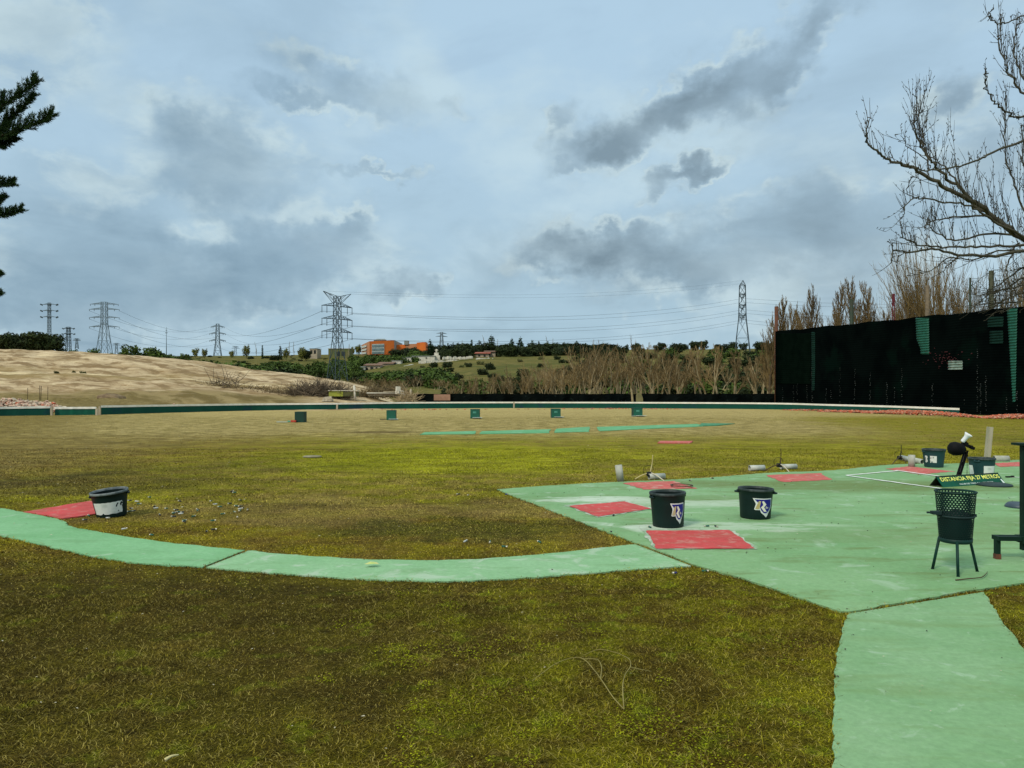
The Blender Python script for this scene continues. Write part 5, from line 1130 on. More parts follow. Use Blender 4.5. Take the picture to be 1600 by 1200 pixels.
# skyline left of the orange building
for (u, Yv, s, arr, k, lab) in [(305, 520, 1.0, ygs, 0, 'pale bushy tree on the skyline left of the second pylon from the left'), (320, 520, .9, ygs, 1, 'thin pale tree close left of the small distant pylon'), (362, 540, .8, ygs, 0, 'small pale tree right of the small distant pylon'), (385, 540, 1.25, ygs, 1, 'loose pale tree on the skyline above the end of the bank'), (410, 520, 1.05, cyp, 0, 'slim conifer on the skyline left of the tall pylon'), (392, 515, 1.1, bushes, 0, 'dark bush on the skyline below the slim conifer'), (430, 500, 1.7, bushes, 1, 'wide dark bush on the skyline below the leaning fir'),
      (438, 520, 1.0, firs, 0, 'dark fir on the skyline left of the tall pylon'), (447, 520, 1.1, ygs, 0, 'yellowish tree between the dark fir and the brown building'), (471, 520, 1.25, ygs, 1, 'large yellowish tree left of the brown building'), (478, 530, 1.1, oaks, 0, 'dense round tree beside the brown building'), (560, 600, 1.2, ygs, 0, 'yellowish tree just left of the orange building'), (550, 590, 1.0, ygs, 1, 'yellowish tree just right of the tall pylon')]:
    put(arr, k, P0(u, Yv, -.3), rz_(), s, lab)
for i in range(22):
    u = rng.uniform(290, 520); Yv = rng.uniform(420, 640); s = rng.uniform(.6, 1.1); put(bushes if rng.random() < .5 else obush, i % 2, P0(u, Yv, -.3), rz_(), (s * 1.3, s, s * .8), 'low bush on the grassy rise left of the tall pylon', 'bushes left of the tall pylon')
# dark wood on the crest right of the orange building, with firs rising out of it
for i in range(84):
    u = rng.uniform(618, 960); Yv = rng.uniform(490, 610); s = rng.uniform(1.1, 1.7); vj = rng.uniform(-4, 6)
    if 672 < u < 692 and Yv < 560: continue
    q = P0(u, Yv, -1.2); zl = EYE + (HZ - np.interp(u, [610, 625, 664, 672, 730], [552, 545, 545, 541, 537]) - vj) * Yv / F; put(oaks, i % 3, q, rz_(), (s * 1.15, s, min(s * .95, max(.25, (zl - q.z) / 7.9))), 'dark round tree in the wood on the crest of the hill', 'dark wood on the hill crest')
for i in range(34):
    u = rng.uniform(690, 935); Yv = rng.uniform(468, 492); s = rng.uniform(1.0, 1.45)
    if 735 < u < 782: continue
    q = P0(u, Yv, -1.5); zl = EYE + (HZ - np.interp(u, [690, 760, 860, 930], [543, 539, 542, 540]) - rng.uniform(-4, 7)) * Yv / F; put(oaks, i % 3, q, rz_(), (s * 1.2, s, min(s * 1.1, max(.4, (zl - q.z) / 7.9))), 'dark round tree in the wood on the crest of the hill', 'dark wood on the hill crest')
ltree = [leafy('leafy_tree', 'x', 'tree', M_bush, 3.4, 3.2, 3.1, 2.7, 1500, .26, 470 + k, trunk=.22) for k in range(2)]
for i in range(52):
    u = rng.uniform(375, 562); Yv = rng.uniform(265, 450); q = P0(u, Yv, -.9); zl = EYE + (HZ - np.interp(u, [375, 420, 470, 562], [577, 566, 562, 560]) - rng.uniform(-2, 5)) * Yv / F; s = rng.uniform(.9, 1.4)
    put(ltree, i % 2, q, rz_(), (s * 1.2, s, min(s, max(.3, (zl - q.z) / 5.9))), 'leafy green tree in the wood around the foot of the tallest pylon', 'green wood round the tallest pylon')
for i in range(46):
    u = rng.uniform(870, 1230); Yv = rng.uniform(125, 400); s = rng.uniform(.4, .8); put(oaks, i % 3, P0(u, Yv, -.6), rz_(), (s * 1.3, s * 1.2, s * .85), 'dark round tree among the scrub of the wooded slope', 'dark round trees on the wooded slope')
for i in range(44):
    u = rng.uniform(840, 1225); Yv = rng.uniform(112, 260); put(saps, i % 5, P0(u, Yv, -.2), rz_(), (1.7, 1.7, .6 + rng.random() * .5), 'low bare scrub between the evergreens of the wooded slope', 'bare scrub on the wooded slope')
for i in range(18):
    u = rng.uniform(560, 705); Yv = rng.uniform(125, 190); put(saps, i % 5, P0(u, Yv, -.2), rz_(), (1.4, 1.4, .42 + rng.random() * .28), 'low bare scrub on the slope between the board stack and the sheds', 'bare scrub below the sheds')
for (u, v, Yv, k, lab) in [(672, 530, 560, 0, 'broad fir right beside the end of the orange building'), (692, 537, 560, 1, 'short fir below the faint pylon on the crest'), (700, 534, 570, 3, 'slim cypress right of the faint pylon'), (708, 533, 580, 4, 'second slim cypress right of the faint pylon'), (737, 528, 560, 3, 'slim cypress left of the red-roofed house'), (749, 529, 560, 1, 'fir above the left end of the red roof'), (768, 522, 560, 2, 'tallest broad fir above the red-roofed house'),
      (789, 537, 570, 0, 'short fir right of the tallest one'), (800, 527, 560, 2, 'dark fir, left of two with a gap, above the open slope'), (813, 526, 560, 0, 'dark fir, right of two with a gap, above the open slope'), (832, 529, 560, 1, 'broad fir midway along the crest, alone'), (842, 531, 570, 3, 'slim cypress beside the lone broad fir'), (856, 531, 575, 4, 'pale slim cypress right of the lone broad fir'), (866, 534, 570, 1, 'first fir of the close group above the saplings'),
      (874, 537, 570, 0, 'second fir of the close group above the saplings'), (887, 535, 570, 1, 'third fir of the close group above the saplings'), (901, 531, 560, 2, 'broad dark fir at the right end of the crest wood'), (915, 534, 565, 3, 'last slim cypress at the right end of the crest wood')]:
    q = P0(u, Yv, -.5); top = pt(u, v, Yv).z; s = (top - q.z) / 10.3; put((firs + cyp), k, q, rz_(), (max(s, .6) * 1.5, max(s, .6) * 1.5, s), lab)
PL_ = dict(seg=(8, 4, 3), wob=.06, up=(.02, .25, .2), taper=.25, lv=2, n=(26, 4), ang=(.5, .4), len=(.2, .5), rk=.5, rmin=.02, sides=(5, 3, 3), **{'from': (.25, .2)})
dp = [bare('bare_poplar', PL_, [(0, 0, (0, 0, 1), 10, .16)], M_bark, pm('pale_far_twigs', (.25, .22, .17), (.2, .17, .12), 1, .9), 'x', 'tree', 700 + k) for k in range(2)]
for i, (u, v, Yv, lab) in enumerate([(722, 530, 600, 'thin bare poplar among the cypresses on the crest'), (758, 522, 590, 'thin bare poplar behind the tallest fir'), (777, 528, 590, 'thin bare poplar right of the tallest fir'), (856, 523, 600, 'taller bare poplar above the pale slim cypress'), (864, 527, 600, 'rounded bare poplar above the close group of firs'), (880, 532, 600, 'wide bare poplar behind the close group of firs'), (545, 535, 500, 'thin bare tree right of the tall pylon'), (400, 533, 560, 'thin bare poplar on the skyline left of the dark fir'), (452, 532, 560, 'thin bare poplar behind the yellowish trees'), (460, 533, 570, 'second thin bare poplar behind the yellowish trees')]):
    q = P0(u, Yv, -.5); s = (pt(u, v, Yv).z - q.z) / 10.8; put(dp, i % 2, q, rz_(), (s * 1.1, s * 1.1, s), lab)
# dots of scrub over the open slope and thicker scrub on the right
for i in range(40):
    u = rng.uniform(650, 960); Yv = rng.uniform(170, 480); s = rng.uniform(.5, 1.15)
    put((bushes + obush), i % 5, P0(u, Yv, -.1), rz_(), (s * 1.1, s * 1.1, s * 1.15), 'dark low shrub dotted on the open grassy slope', 'shrubs on the open slope')
for i in range(82):
    u = rng.uniform(900, 1230); Yv = rng.uniform(150, 470); s = rng.uniform(.9, 1.9)
    put((bushes + gbush + obush), i % 8, P0(u, Yv, -.3), rz_(), (s * 1.3, s * 1.2, s * .9), 'bushy evergreen shrub on the wooded slope behind the bare trees', 'shrubs on the wooded slope')
for i in range(26):
    u = rng.uniform(930, 1240); Yv = rng.uniform(420, 600); s = rng.uniform(.75, 1.15); put(oaks, i % 3, P0(u, Yv, -.8), rz_(), s, 'dark round tree on the crest behind the bare thicket', 'dark trees behind the bare thicket')
for i in range(30):
    u = rng.uniform(690, 1215); Yv = rng.uniform(100, 118); s = rng.uniform(.6, 1.05)
    put((bushes + gbush), i % 6, P0(u, Yv, -.2), rz_(), (s * 1.3, s, s), 'dark bush among the stems of the bare saplings', 'bushes among the saplings')

# ------------------------------------------------------------------ poplars behind the black wall
PP = dict(seg=(9, 6, 4, 3), wob=.05, up=(.02, .30, .22, .15), taper=.2, lv=3, n=(34, 11, 6), ang=(.62, .42, .4), len=(.40, .46, .5), rk=.5, rmin=.019, sides=(6, 4, 3, 3), shape=lambda f: 1.05 - .75 * f, **{'from': (.12, .12, .1)})
def poplar(u, vt, off, k, label, n=34):
    s, _ = wall_sz(u, 600) if u > 1205 else (0, 0); Yv = (A + wd * s).y + off; top = pt(u, vt, Yv).z; H_ = top / 1.13
    q = pt(u, 600, Yv); t = bare('poplar', dict(PP, n=(int(n * 1.35), 10, 5)), [(0, 0, (0, 0, 1), H_, .17)], M_popb, M_pop, label, 'tree', 800 + k); t.location = (q.x, Yv, 0); return t
poplar(1203, 461, 6, 0, 'bare poplar standing clear of the left end of the black wall', 44); poplar(1223, 474, 8, 1, 'bare poplar behind the rusty post at the end of the wall')
poplar(1277, 446, 8, 2, 'left of two close bare poplars, between the rusty and the dark post', 40); poplar(1300, 436, 8, 3, 'right of two close bare poplars, between the rusty and the dark post', 40)
poplar(1264, 474, 9, 10, 'shorter bare poplar left of the two close ones'); poplar(1353, 428, 8, 4, 'bare poplar right of the dark post, the left of a pair', 40); poplar(1373, 434, 9, 5, 'bare poplar left of the dark red mast, the right of a pair', 36)
poplar(1340, 478, 7, 11, 'short bare poplar just right of the dark post behind the wall'); poplar(1404, 478, 8, 6, 'short bare poplar right of the dark red mast'); poplar(1240, 492, 8, 7, 'short bare tree barely above the wall, right of the rusty post'); poplar(1318, 484, 8, 8, 'short bare tree left of the dark post, barely above the wall'); poplar(1386, 482, 8, 9, 'short bare tree at the foot of the dark red mast')
PBm = dict(seg=(5, 6, 5, 4), wob=.07, up=(.0, .06, .10, .10), taper=.3, lv=3, n=(26, 13, 7), ang=(.42, .4, .35), len=(1.75, .42, .45), rk=.40, rmin=.015, sides=(6, 4, 3, 3), shape=lambda f: 1.0, **{'from': (.35, .1, .1)})
def broom(u, vt, off, k, label, n=26, w=1.0):
    s, _ = wall_sz(u, 600); Yv = (A + wd * s).y + off; top = pt(u, vt, Yv).z; q = pt(u, 600, Yv)
    t = bare('pollard_tree', dict(PBm, n=(int(n * 1.2), 11, 6)), [(0, 0, (0, 0, 1), 4.6, .3)], M_popb, M_broom, label, 'tree', 900 + k); t.location = (q.x, Yv, 0); t.scale = (top / 11.6 * w * .88, top / 11.6 * w * .88, top / 11.6); return t
broom(1447, 412, 9, 0, 'large fan-shaped bare tree with yellow-brown twigs behind the wall', 44, .82); broom(1492, 430, 10, 1, 'bare yellow-brown tree right of the large fan-shaped one', 28); broom(1425, 455, 10, 2, 'smaller bare tree at the left foot of the large fan-shaped one', 20)
for i_, (u_, v_) in enumerate(((1238, 492), (1252, 498), (1322, 490), (1336, 488), (1390, 482), (1408, 476))): broom(u_, v_, 6, 20 + i_, ['left of two low bare bushes just right of the rusty post', 'right of two low bare bushes just right of the rusty post', 'low bare bush just left of the dark post, topping the wall', 'low bare bush just right of the dark post, topping the wall', 'low bare bush just left of the dark red mast', 'low bare bush just right of the dark red mast'][i_], 12, .55)
broom(1580, 425, 9, 3, 'bare tree behind the grey net at the right edge', 26); broom(1535, 442, 11, 5, 'bare tree behind the gap between the two net posts', 24); broom(1640, 430, 9, 4, 'bare tree behind the wall, mostly past the right edge', 24)

# ------------------------------------------------------------------ the big bare tree at the right: trunk just outside, limbs reaching in
TYd, KS = 21.0, 21.0 / 11.0
bt = thing('large_bare_tree', 'large bare tree reaching in from the right edge with drooping, upswept limbs', 'tree', (0, 0, 0))
M_big = pm('dark_mossy_bark', (.042, .038, .026), (.075, .07, .044), 7, .9, c3=(.10, .10, .075), sc3=16, th3=(.6, .7)); M_bigt = pm('dark_twigs', (.032, .027, .018), (.055, .048, .03), 4, .9)
mt, ml_, mw = MB(), MB(), MB()
def q3(u, v, dy): return pt(u, v, TYd + dy * KS)
trunk = [Vector((15.6, TYd + .5, -.2)), q3(1698, 600, .3), q3(1694, 540, .3), q3(1690, 460, .2), q3(1680, 400, .2), q3(1690, 300, .3), q3(1705, 180, .3), q3(1700, 40, .4), q3(1690, -120, .4), q3(1700, -300, .5)]
tp = spline(trunk, 5); mt.tube(tp, list(np.linspace(.46, .08, len(tp))), 12)
g = random.Random(77)
def shoot(p, d, L, r, lv=1, top=True):      # a whippy upright shoot with short side spurs
    if top: L, r = L * KS, r * KS
    n = max(3, int(L / .13)); pts = [p]; dd = unit(d)
    for k in range(n): dd = unit(dd + Vector((g.gauss(0, .06), g.gauss(0, .06), g.gauss(.06, .04)))); pts.append(pts[-1] + dd * L / n)
    mw.tube(pts, [r + (r * .4 - r) * k / n for k in range(n + 1)], 4, cap=False)
    for k in range(1, n + 1):
        if g.random() < .38:
            a = g.random() * 6.3; s = unit(dd * .9 + Vector((math.cos(a), math.sin(a), .2)) * .8); e = pts[k] + s * g.uniform(.03, .09); mw.tube([pts[k], e], [r * .8, r * 1.2 + .002], 3, cap=False)
        if lv and g.random() < .22: shoot(pts[k], unit(dd + Vector((g.uniform(-.6, .6), g.uniform(-.6, .6), .3))), L * g.uniform(.25, .5), r * .7, lv - 1, False)
def limb(L, r0, r1, dy0, dy1, up=0, upL=(.2, .7), f0=0.0, side=0, bud=.15):
    P = [q3(u, v, dy0 + (dy1 - dy0) * i / (len(L) - 1)) for i, (u, v) in enumerate(L)]; P = spline(P, 6); r0 *= .66 * KS; r1 *= KS
    P = [p + Vector((g.gauss(0, .011), g.gauss(0, .04), g.gauss(0, .011))) for p in P]; n = len(P); rad = [r0 + (r1 - r0) * (i / (n - 1)) ** .8 for i in range(n)]
    (ml_ if r0 > .02 else mw).tube(P, rad, 7)
    r_ = None; up = int(up * 2.4)
    for k in range(up):
        f = f0 + (1 - f0) * (k + g.random()) / up; i = min(int(f * (n - 1)), n - 2); t = unit(P[i+1] - P[i]); d = unit(Vector((t.x * .25 + g.gauss(0, .13), g.gauss(0, .25), 1.0)))
        shoot(P[i].copy(), d, g.uniform(*upL) * (1.15 - .4 * f), .0045)
    for k in range(side):
        f = g.uniform(.15, 1); i = min(int(f * (n - 1)), n - 2); t = unit(P[i+1] - P[i]); d = unit(t + Vector((g.uniform(-.5, .2), g.uniform(-.8, .8), g.uniform(-.7, .5)))); shoot(P[i].copy(), d, g.uniform(.12, .45), .0045, 1)
    for i in range(n):
        if g.random() < bud: a = unit(Vector((g.gauss(0, 1), g.gauss(0, .6), g.gauss(.3, 1)))); mw.tube([P[i], P[i] + a * g.uniform(.04, .09)], [.009, .016], 4)
K = [(1690, 400), (1640, 388)]
limb(K + [(1600, 374), (1564, 348), (1524, 316), (1480, 296), (1448, 276), (1420, 260), (1396, 254), (1376, 240), (1358, 226), (1354, 208), (1358, 182)], .075, .006, .2, -.5, 16, (.15, .55), .25, 6, .3)
limb(K + [(1590, 366), (1540, 332), (1500, 296), (1468, 264), (1452, 248), (1440, 228), (1428, 200), (1432, 186), (1442, 170)], .06, .005, .2, .1, 26, (.3, .8), .2, 8)
limb([(1500, 296), (1478, 262), (1456, 248), (1440, 218), (1448, 178)], .02, .004, .0, .3, 4, (.1, .3), .3, 3); limb([(1456, 262), (1436, 240), (1416, 224), (1407, 208)], .012, .003, 0, -.2, 2, (.1, .2), .3, 2, .3); limb([(1448, 276), (1450, 250), (1442, 222), (1446, 196), (1452, 174)], .012, .003, -.3, .2, 2, (.1, .2), .3, 3, .3)
limb(K + [(1560, 350), (1524, 324), (1476, 316), (1432, 310), (1416, 320), (1414, 334)], .035, .005, .2, -.8, 10, (.15, .45), .2, 10); limb([(1432, 310), (1418, 302), (1422, 280), (1430, 276)], .010, .004, -.7, -.9, 0, (.1, .2), 0, 4)
limb(K + [(1600, 372), (1556, 340), (1508, 338), (1472, 342), (1450, 348), (1446, 360)], .04, .006, .2, .6, 14, (.25, .6), .2, 9)
limb(K + [(1600, 370), (1540, 366), (1492, 376), (1460, 362), (1446, 350)], .04, .006, .2, .2, 14, (.2, .5), .2, 9); limb(K + [(1600, 384), (1540, 386), (1492, 386), (1440, 384), (1416, 374), (1410, 364)], .04, .006, .2, -.4, 14, (.1, .4), .3, 10)
limb(K + [(1600, 392), (1548, 400), (1500, 398), (1460, 390), (1420, 394), (1396, 392), (1392, 412)], .05, .007, .2, -.9, 8, (.1, .3), .4, 14); limb([(1420, 394), (1404, 400), (1402, 416)], .01, .004, -.7, -.8, 0, (.1, .2), 0, 3); limb([(1396, 392), (1392, 378)], .006, .003, -.8, -.8)
limb([(1600, 392), (1560, 392), (1520, 406), (1484, 402), (1462, 418), (1440, 428)], .02, .005, .1, -.6, 0, (.1, .2), 0, 12); limb([(1500, 398), (1486, 410), (1476, 420), (1474, 432)], .012, .005, -.4, -.6, 0, (.1, .2), 0, 5)
limb([(1690, 300), (1640, 205), (1600, 220), (1556, 236), (1524, 252), (1488, 262), (1452, 266), (1432, 264), (1416, 256)], .035, .006, .2, -1.2, 5, (.06, .15), .4, 2, .35)
limb([(1690, 240), (1640, 190), (1600, 182), (1584, 182), (1564, 168), (1548, 154), (1540, 132), (1542, 112)], .03, .006, .2, -.8, 6, (.08, .22), .3, 3, .5)
limb([(1690, 230), (1640, 170), (1600, 148), (1580, 120), (1568, 96), (1560, 68), (1566, 36)], .04, .005, .2, .3, 18, (.2, .55), .2, 8); limb([(1640, 170), (1605, 135), (1590, 100), (1585, 60), (1598, 30)], .03, .005, .2, .6, 12, (.2, .5), .2, 6)
limb([(1695, 90), (1640, 10), (1600, 24), (1576, 34), (1556, 36), (1546, 26), (1548, 16)], .02, .006, .2, -.7, 2, (.08, .15), .4, 3, .5)
limb([(1640, 388), (1606, 340), (1584, 290), (1572, 240), (1570, 190), (1574, 160)], .03, .004, .2, .5, 12, (.3, .7), .1, 6); limb([(1640, 388), (1615, 330), (1602, 260), (1596, 200)], .03, .004, .2, .8, 12, (.3, .7), .1, 6)
limb([(1590, 380), (1578, 402), (1574, 430), (1582, 455)], .02, .005, .1, -.3, 0, (.1, .2), 0, 8); limb([(1660, 400), (1625, 410), (1596, 420), (1566, 440), (1530, 462), (1516, 438)], .03, .005, .2, .8, 0, (.1, .2), 0, 12)
for (L) in ([(1680, 430), (1640, 436), (1600, 446), (1560, 454), (1528, 472)], [(1680, 450), (1640, 462), (1600, 470), (1556, 474), (1524, 476)], [(1680, 420), (1630, 424), (1594, 436), (1572, 452), (1545, 455)], [(1680, 470), (1640, 452), (1610, 462), (1580, 480), (1560, 478)], [(1690, 480), (1650, 474), (1604, 458), (1566, 470), (1540, 482)]):
    limb(L, .03, .005, .2, g.uniform(-.6, .9), 7, (.1, .4), .2, 14)
PX = dict(seg=(8, 6, 4), wob=.10, up=(.02, .10, .12), taper=.2, lv=2, n=(9, 6), ang=(.6, .5), len=(.42, .4), rk=.5, rmin=.01, sides=(7, 4, 3), **{'from': (.3, .2)})
for k in range(13):                          # limbs on the sides that the photo does not show
    z = 3.2 + 11 * (k + g.random()) / 13; a = g.uniform(-.7, 1.3); branch((ml_, mw), Vector((15.7, TYd + .5, z)), unit(Vector((math.cos(a), math.sin(a), g.uniform(.2, .7)))), g.uniform(3, 5.5) * (1 - z / 24), .13 * (1 - z / 24), 0, PX, g, PX['sides'])
mt.build('trunk', M_big, bt); ml_.build('limb', M_big, bt); mw.build('crown', M_bigt, bt)

# ------------------------------------------------------------------ conifer at the left edge
ct = thing('left_conifer', 'dark conifer whose branch tips reach in at the left edge', 'conifer', (-10.9, 12.0, 0)); ct.name = 'cedar'
mb = MB(); mb.tube([(0, 0, -.2), (.05, 0, 4), (0, .05, 8), (0, 0, 12)], [.24, .19, .11, .03], 10); mb.build('trunk', M_trunk, ct)
g = random.Random(5); NV, BR = [], MB()
def needles(p, d, n, L):
    for k in range(n):
        a = Vector((g.gauss(0, 1), g.gauss(0, 1), g.gauss(0, 1))); nd = unit(d * .9 + unit(a) * .75); s = unit(nd.cross(Vector((g.gauss(0, 1), g.gauss(0, 1), g.gauss(0, 1))))) * .006; l = L * g.uniform(.6, 1.2)
        q = p + unit(a) * .006; NV.extend([q - s, q + s, q + nd * l])
def spray(P, thick, dens=1.0):
    P = spline(P, 10); dens *= 1.35; thick *= .88; n = len(P); BR.tube(P, list(np.linspace(.035 * thick, .006, n)), 5)
    for i in range(2, n):
        t = unit(P[i] - P[i-1]); f = i / n
        for k in range(int(7 * dens)):
            a = g.random() * 6.28; s = unit(t.cross(Vector((math.cos(a), math.sin(a), .2)))); d = unit(t * g.uniform(.7, 1.2) + s * .8 + Vector((0, 0, .35))); L = .30 * thick * (1.15 - .75 * f) * g.uniform(.5, 1.2); m_ = max(2, int(L / .022)); q = P[i] - (P[i] - P[i-1]) * g.random()
            for j in range(m_): dd = unit(d + Vector((0, 0, .25 * j / m_))); q = q + dd * L / m_; needles(q, dd, 5, .05)
        for j in range(3): needles(P[i] - (P[i] - P[i-1]) * j / 3, t, 9, .06)
b0 = Vector((-10.9, 12.0, 0))
def lp(u, v, Yv): return pt(u, v, Yv) - b0
for (zt, M_, tip, th_, Yt) in ((5.6, (-35, 185), (62, 126), 1.15, 11.8), (5.5, (-20, 208), (58, 150), .9, 12.1), (5.3, (-20, 214), (86, 180), 1.15, 11.9), (5.0, (-30, 222), (30, 216), .9, 12.2), (4.3, (-40, 270), (27, 287), .75, 12), (4.0, (-40, 335), (38, 328), .8, 11.9), (4.2, (-40, 330), (12, 308), .6, 12.1), (3.2, (-60, 440), (7, 428), .55, 12), (3.0, (-60, 462), (6, 458), .55, 12)):
    spray([Vector((.05, 0, zt)), lp(-120, (M_[1] * .7 + 60 + 0 * tip[1]) if False else M_[1] - 10, 12.0), lp(*M_, 12.0), lp((M_[0] + tip[0]) / 2, M_[1] * .45 + tip[1] * .55 + 6, Yt), lp(tip[0] - 6, tip[1], Yt)], th_, .8)
for k in range(15):
    z = 2.4 + k * .62; a = k * 2.4 + 1.2
    if -0.9 < math.atan2(math.sin(a), math.cos(a)) < .9 and z < 7.5: a += 2.2
    L = 2.6 * (1 - z / 13); d = Vector((math.cos(a), math.sin(a), 0)); spray([Vector((0, 0, z)), Vector((0, 0, z + .1)) + d * L * .4, Vector((0, 0, z + .05)) + d * L * .75, Vector((0, 0, z + .35)) + d * L], 1.1, .3)
BR.build('branch', M_trunk, ct); V = np.array([tuple(v) for v in NV]); link('crown', npmesh('needles', V, np.arange(len(V)).reshape(-1, 3), leaf_mat('cedar_needles', (.020, .044, .014), (.032, .062, .018), .5, .1, 1.5)), ct)
# ------------------------------------------------------------------ pylons and power lines
M_steel = pm('galvanised_steel', (.060, .085, .095), (.045, .065, .075), .3, .6, metal=.2); M_steelp = pm('pale_galvanised_steel', (.16, .21, .24), (.13, .17, .20), .3, .6); M_wire = pm('dark_wire', (.05, .065, .075))
def lattice_levels(w0, w1, h0, h1, n): return [(h0 + (h1 - h0) * k / n, w0 + (w1 - w0) * k / n) for k in range(n + 1)]
def pylon(label, base, rz, H, sects, arms, m, lr=.16, br_=.08, horns=None, ins=2.6):
    """sects: (height fraction, width) going up; arms: (height fraction, half length, depth)"""
    t = thing('pylon', label, 'pylon', base, rz, 'electricity pylons'); mb = MB()
    lv = []
    for (f0, w0), (f1, w1) in zip(sects, sects[1:]):
        n = max(1, int((f1 - f0) * H / (max(w0, w1) * .9 + .6))); lv += lattice_levels(w0, w1, f0 * H, f1 * H, n)[: n]
    lv.append((sects[-1][0] * H, sects[-1][1]))
    cn = lambda z, w: [Vector((sx * w / 2, sy * w / 2, z)) for sx, sy in ((-1, -1), (1, -1), (1, 1), (-1, 1))]
    for (za, wa_), (zb, wb) in zip(lv, lv[1:]):
        a, c = cn(za, wa_), cn(zb, wb)
        for k in range(4): mb.bar(a[k], c[k], lr)
    mb.build('leg_frame', m, t); mb = MB()
    for (za, wa_), (zb, wb) in zip(lv, lv[1:]):
        a, c = cn(za, wa_), cn(zb, wb)
        for k in range(4): k2 = (k + 1) % 4; mb.bar(a[k], c[k2], br_); mb.bar(a[k2], c[k], br_); mb.bar(c[k], c[k2], br_)
    mb.build('bracing', m, t); tips = []
    def wid(z): return float(np.interp(z, [s[0] * H for s in sects], [s[1] for s in sects]))
    for (f, L, d) in arms:
        z = f * H; w = wid(z)
        for sx in (-1, 1):
            am = MB(); tip = Vector((sx * L, 0, z - .2))
            for sy in (-1, 1):
                a0, a1 = Vector((sx * w / 2, sy * w / 2, z)), Vector((sx * w / 2, sy * w / 2, z + d)); am.bar(a0, tip, br_ * 1.4); am.bar(a1, tip, br_ * 1.2)
                for q in (.25, .5, .75): am.bar(a0.lerp(tip, q), a1.lerp(tip, q - .12), br_ * .8); am.bar(a0.lerp(tip, q), a1.lerp(tip, q + .1), br_ * .8)
            for q in (.3, .6): am.bar(Vector((sx * w/2, -w/2, z)).lerp(tip, q), Vector((sx * w/2, w/2, z)).lerp(tip, q), br_)
            tips.append(tip); ao = am.build('cross_arm', m, t)
            if ins:
                for q in ((.97, .6) if L > 6 else (.97,)): im = MB(); x = sx * (w / 2 + (L - w / 2) * q); im.tube([(x, 0, z - .1), (x, 0, z - ins)], br_ * 1.1, 5); im.build('insulator', m, ao)
    if horns:
        hm = MB(); L, up = horns; z = H * sects[-1][0]; w = sects[-1][1]
        for sx in (-1, 1):
            tip = Vector((sx * L, 0, z + up)); tips.append(tip)
            for sy in (-1, 1): hm.bar((sx * w / 2, sy * w / 2, z), tip, br_ * 1.4); hm.bar((sx * w / 2, sy * w / 2, z - 2.6), tip, br_ * 1.2); hm.bar((sx * w/2, sy * w/2, z - 1.2), Vector((sx*w/2, sy*w/2, z)).lerp(tip, .5), br_)
        hm.build('earth_horn', m, t)
    t['tips'] = 0; del t['tips']; M4 = Matrix.Translation(base) @ Matrix.Rotation(rz, 4, 'Z'); return t, [M4 @ q for q in tips]
def seat(u, v, Yv): return pt(u, v, Yv)
b1 = seat(527, 596, 265); H1 = (596 - 463) * 265 / F
py1, t1 = pylon('tallest dark lattice pylon in the middle of the skyline, in front of the sheds', b1, R(46), H1, [(0, 5.2), (.50, 2.4), (.60, 2.1), (1.0, 1.8)], [(.585, 6.2, 1.2), (.735, 6.2, 1.2), (.885, 6.2, 1.2)], M_steel, .20, .10, (5.6, 1.3))
b2 = seat(1160, 557, 430); H2 = (557 - 446) * 430 / F
py2, t2 = pylon('dark lattice pylon seen end-on, left of the black wall', b2, R(76), H2, [(0, 8.6), (.52, 4.2), (.60, 3.9), (1.0, 3.2)], [(.56, 9.6, 1.8), (.70, 9.6, 1.8), (.855, 9.6, 1.8)], M_steel, .24, .12, (6.5, 2.0))
b3 = seat(163, 557, 480); H3 = (557 - 472) * 480 / F
py3, t3 = pylon('wide pale pylon with four long cross-arms, above the sand bank', b3, R(4), H3, [(0, 7.4), (.58, 3.2), (.62, 3.0), (1.0, 2.8)], [(.55, 9.2, .9), (.72, 9.2, .9), (.87, 9.2, .9), (.965, 8.6, .9)], M_steelp, .30, .14, None, 1.2)
b4 = seat(340, 560, 800); H4 = (560 - 506) * 800 / F
py4, t4 = pylon('small distant pylon with three cross-arms on the skyline', b4, R(12), H4, [(0, 8), (.45, 4), (1.0, 2.6)], [(.52, 8.0, 1.4), (.72, 8.0, 1.4), (.92, 6.6, 1.4)], M_steelp, .40, .22, None, 1.5)
b5 = seat(77, 551, 300); H5 = (551 - 473) * 300 / F
py5, t5 = pylon('slim pylon with three tiers of dark insulators behind the largest holm oak', b5, R(5), H5, [(0, 1.9), (.4, 1.0), (1.0, .8)], [(.72, 2.9, .3), (.845, 2.9, .3), (.97, 2.9, .3)], M_steelp, .13, .07, None, 0)
b6 = seat(107, 548, 330); H6 = (548 - 511) * 330 / F
py6, t6 = pylon('short dark pylon with two tiers of insulators, right of the largest holm oak', b6, R(5), H6, [(0, 1.7), (1.0, 1.1)], [(.72, 2.4, .3), (.95, 2.2, .3)], M_steel, .16, .09, None, 0)
for t_, tp_, w in ((py5, t5, .55), (py6, t6, .48)):
    M4i = (Matrix.Translation(t_.location) @ Matrix.Rotation(t_.rotation_euler.z, 4, 'Z')).inverted(); mb = MB()
    for q in tp_: q = M4i @ q; mb.box(q, (w * 1.5, w, w * .9), rot=Matrix.Rotation(R(25 if q.x < 0 else -25), 3, 'Y'))
    for z in sorted({round((M4i @ q).z, 2) for q in tp_}): mb.box((0, 0, z), (w * 2.6, w, w * .8))
    mb.build('insulator', M_steel, t_)
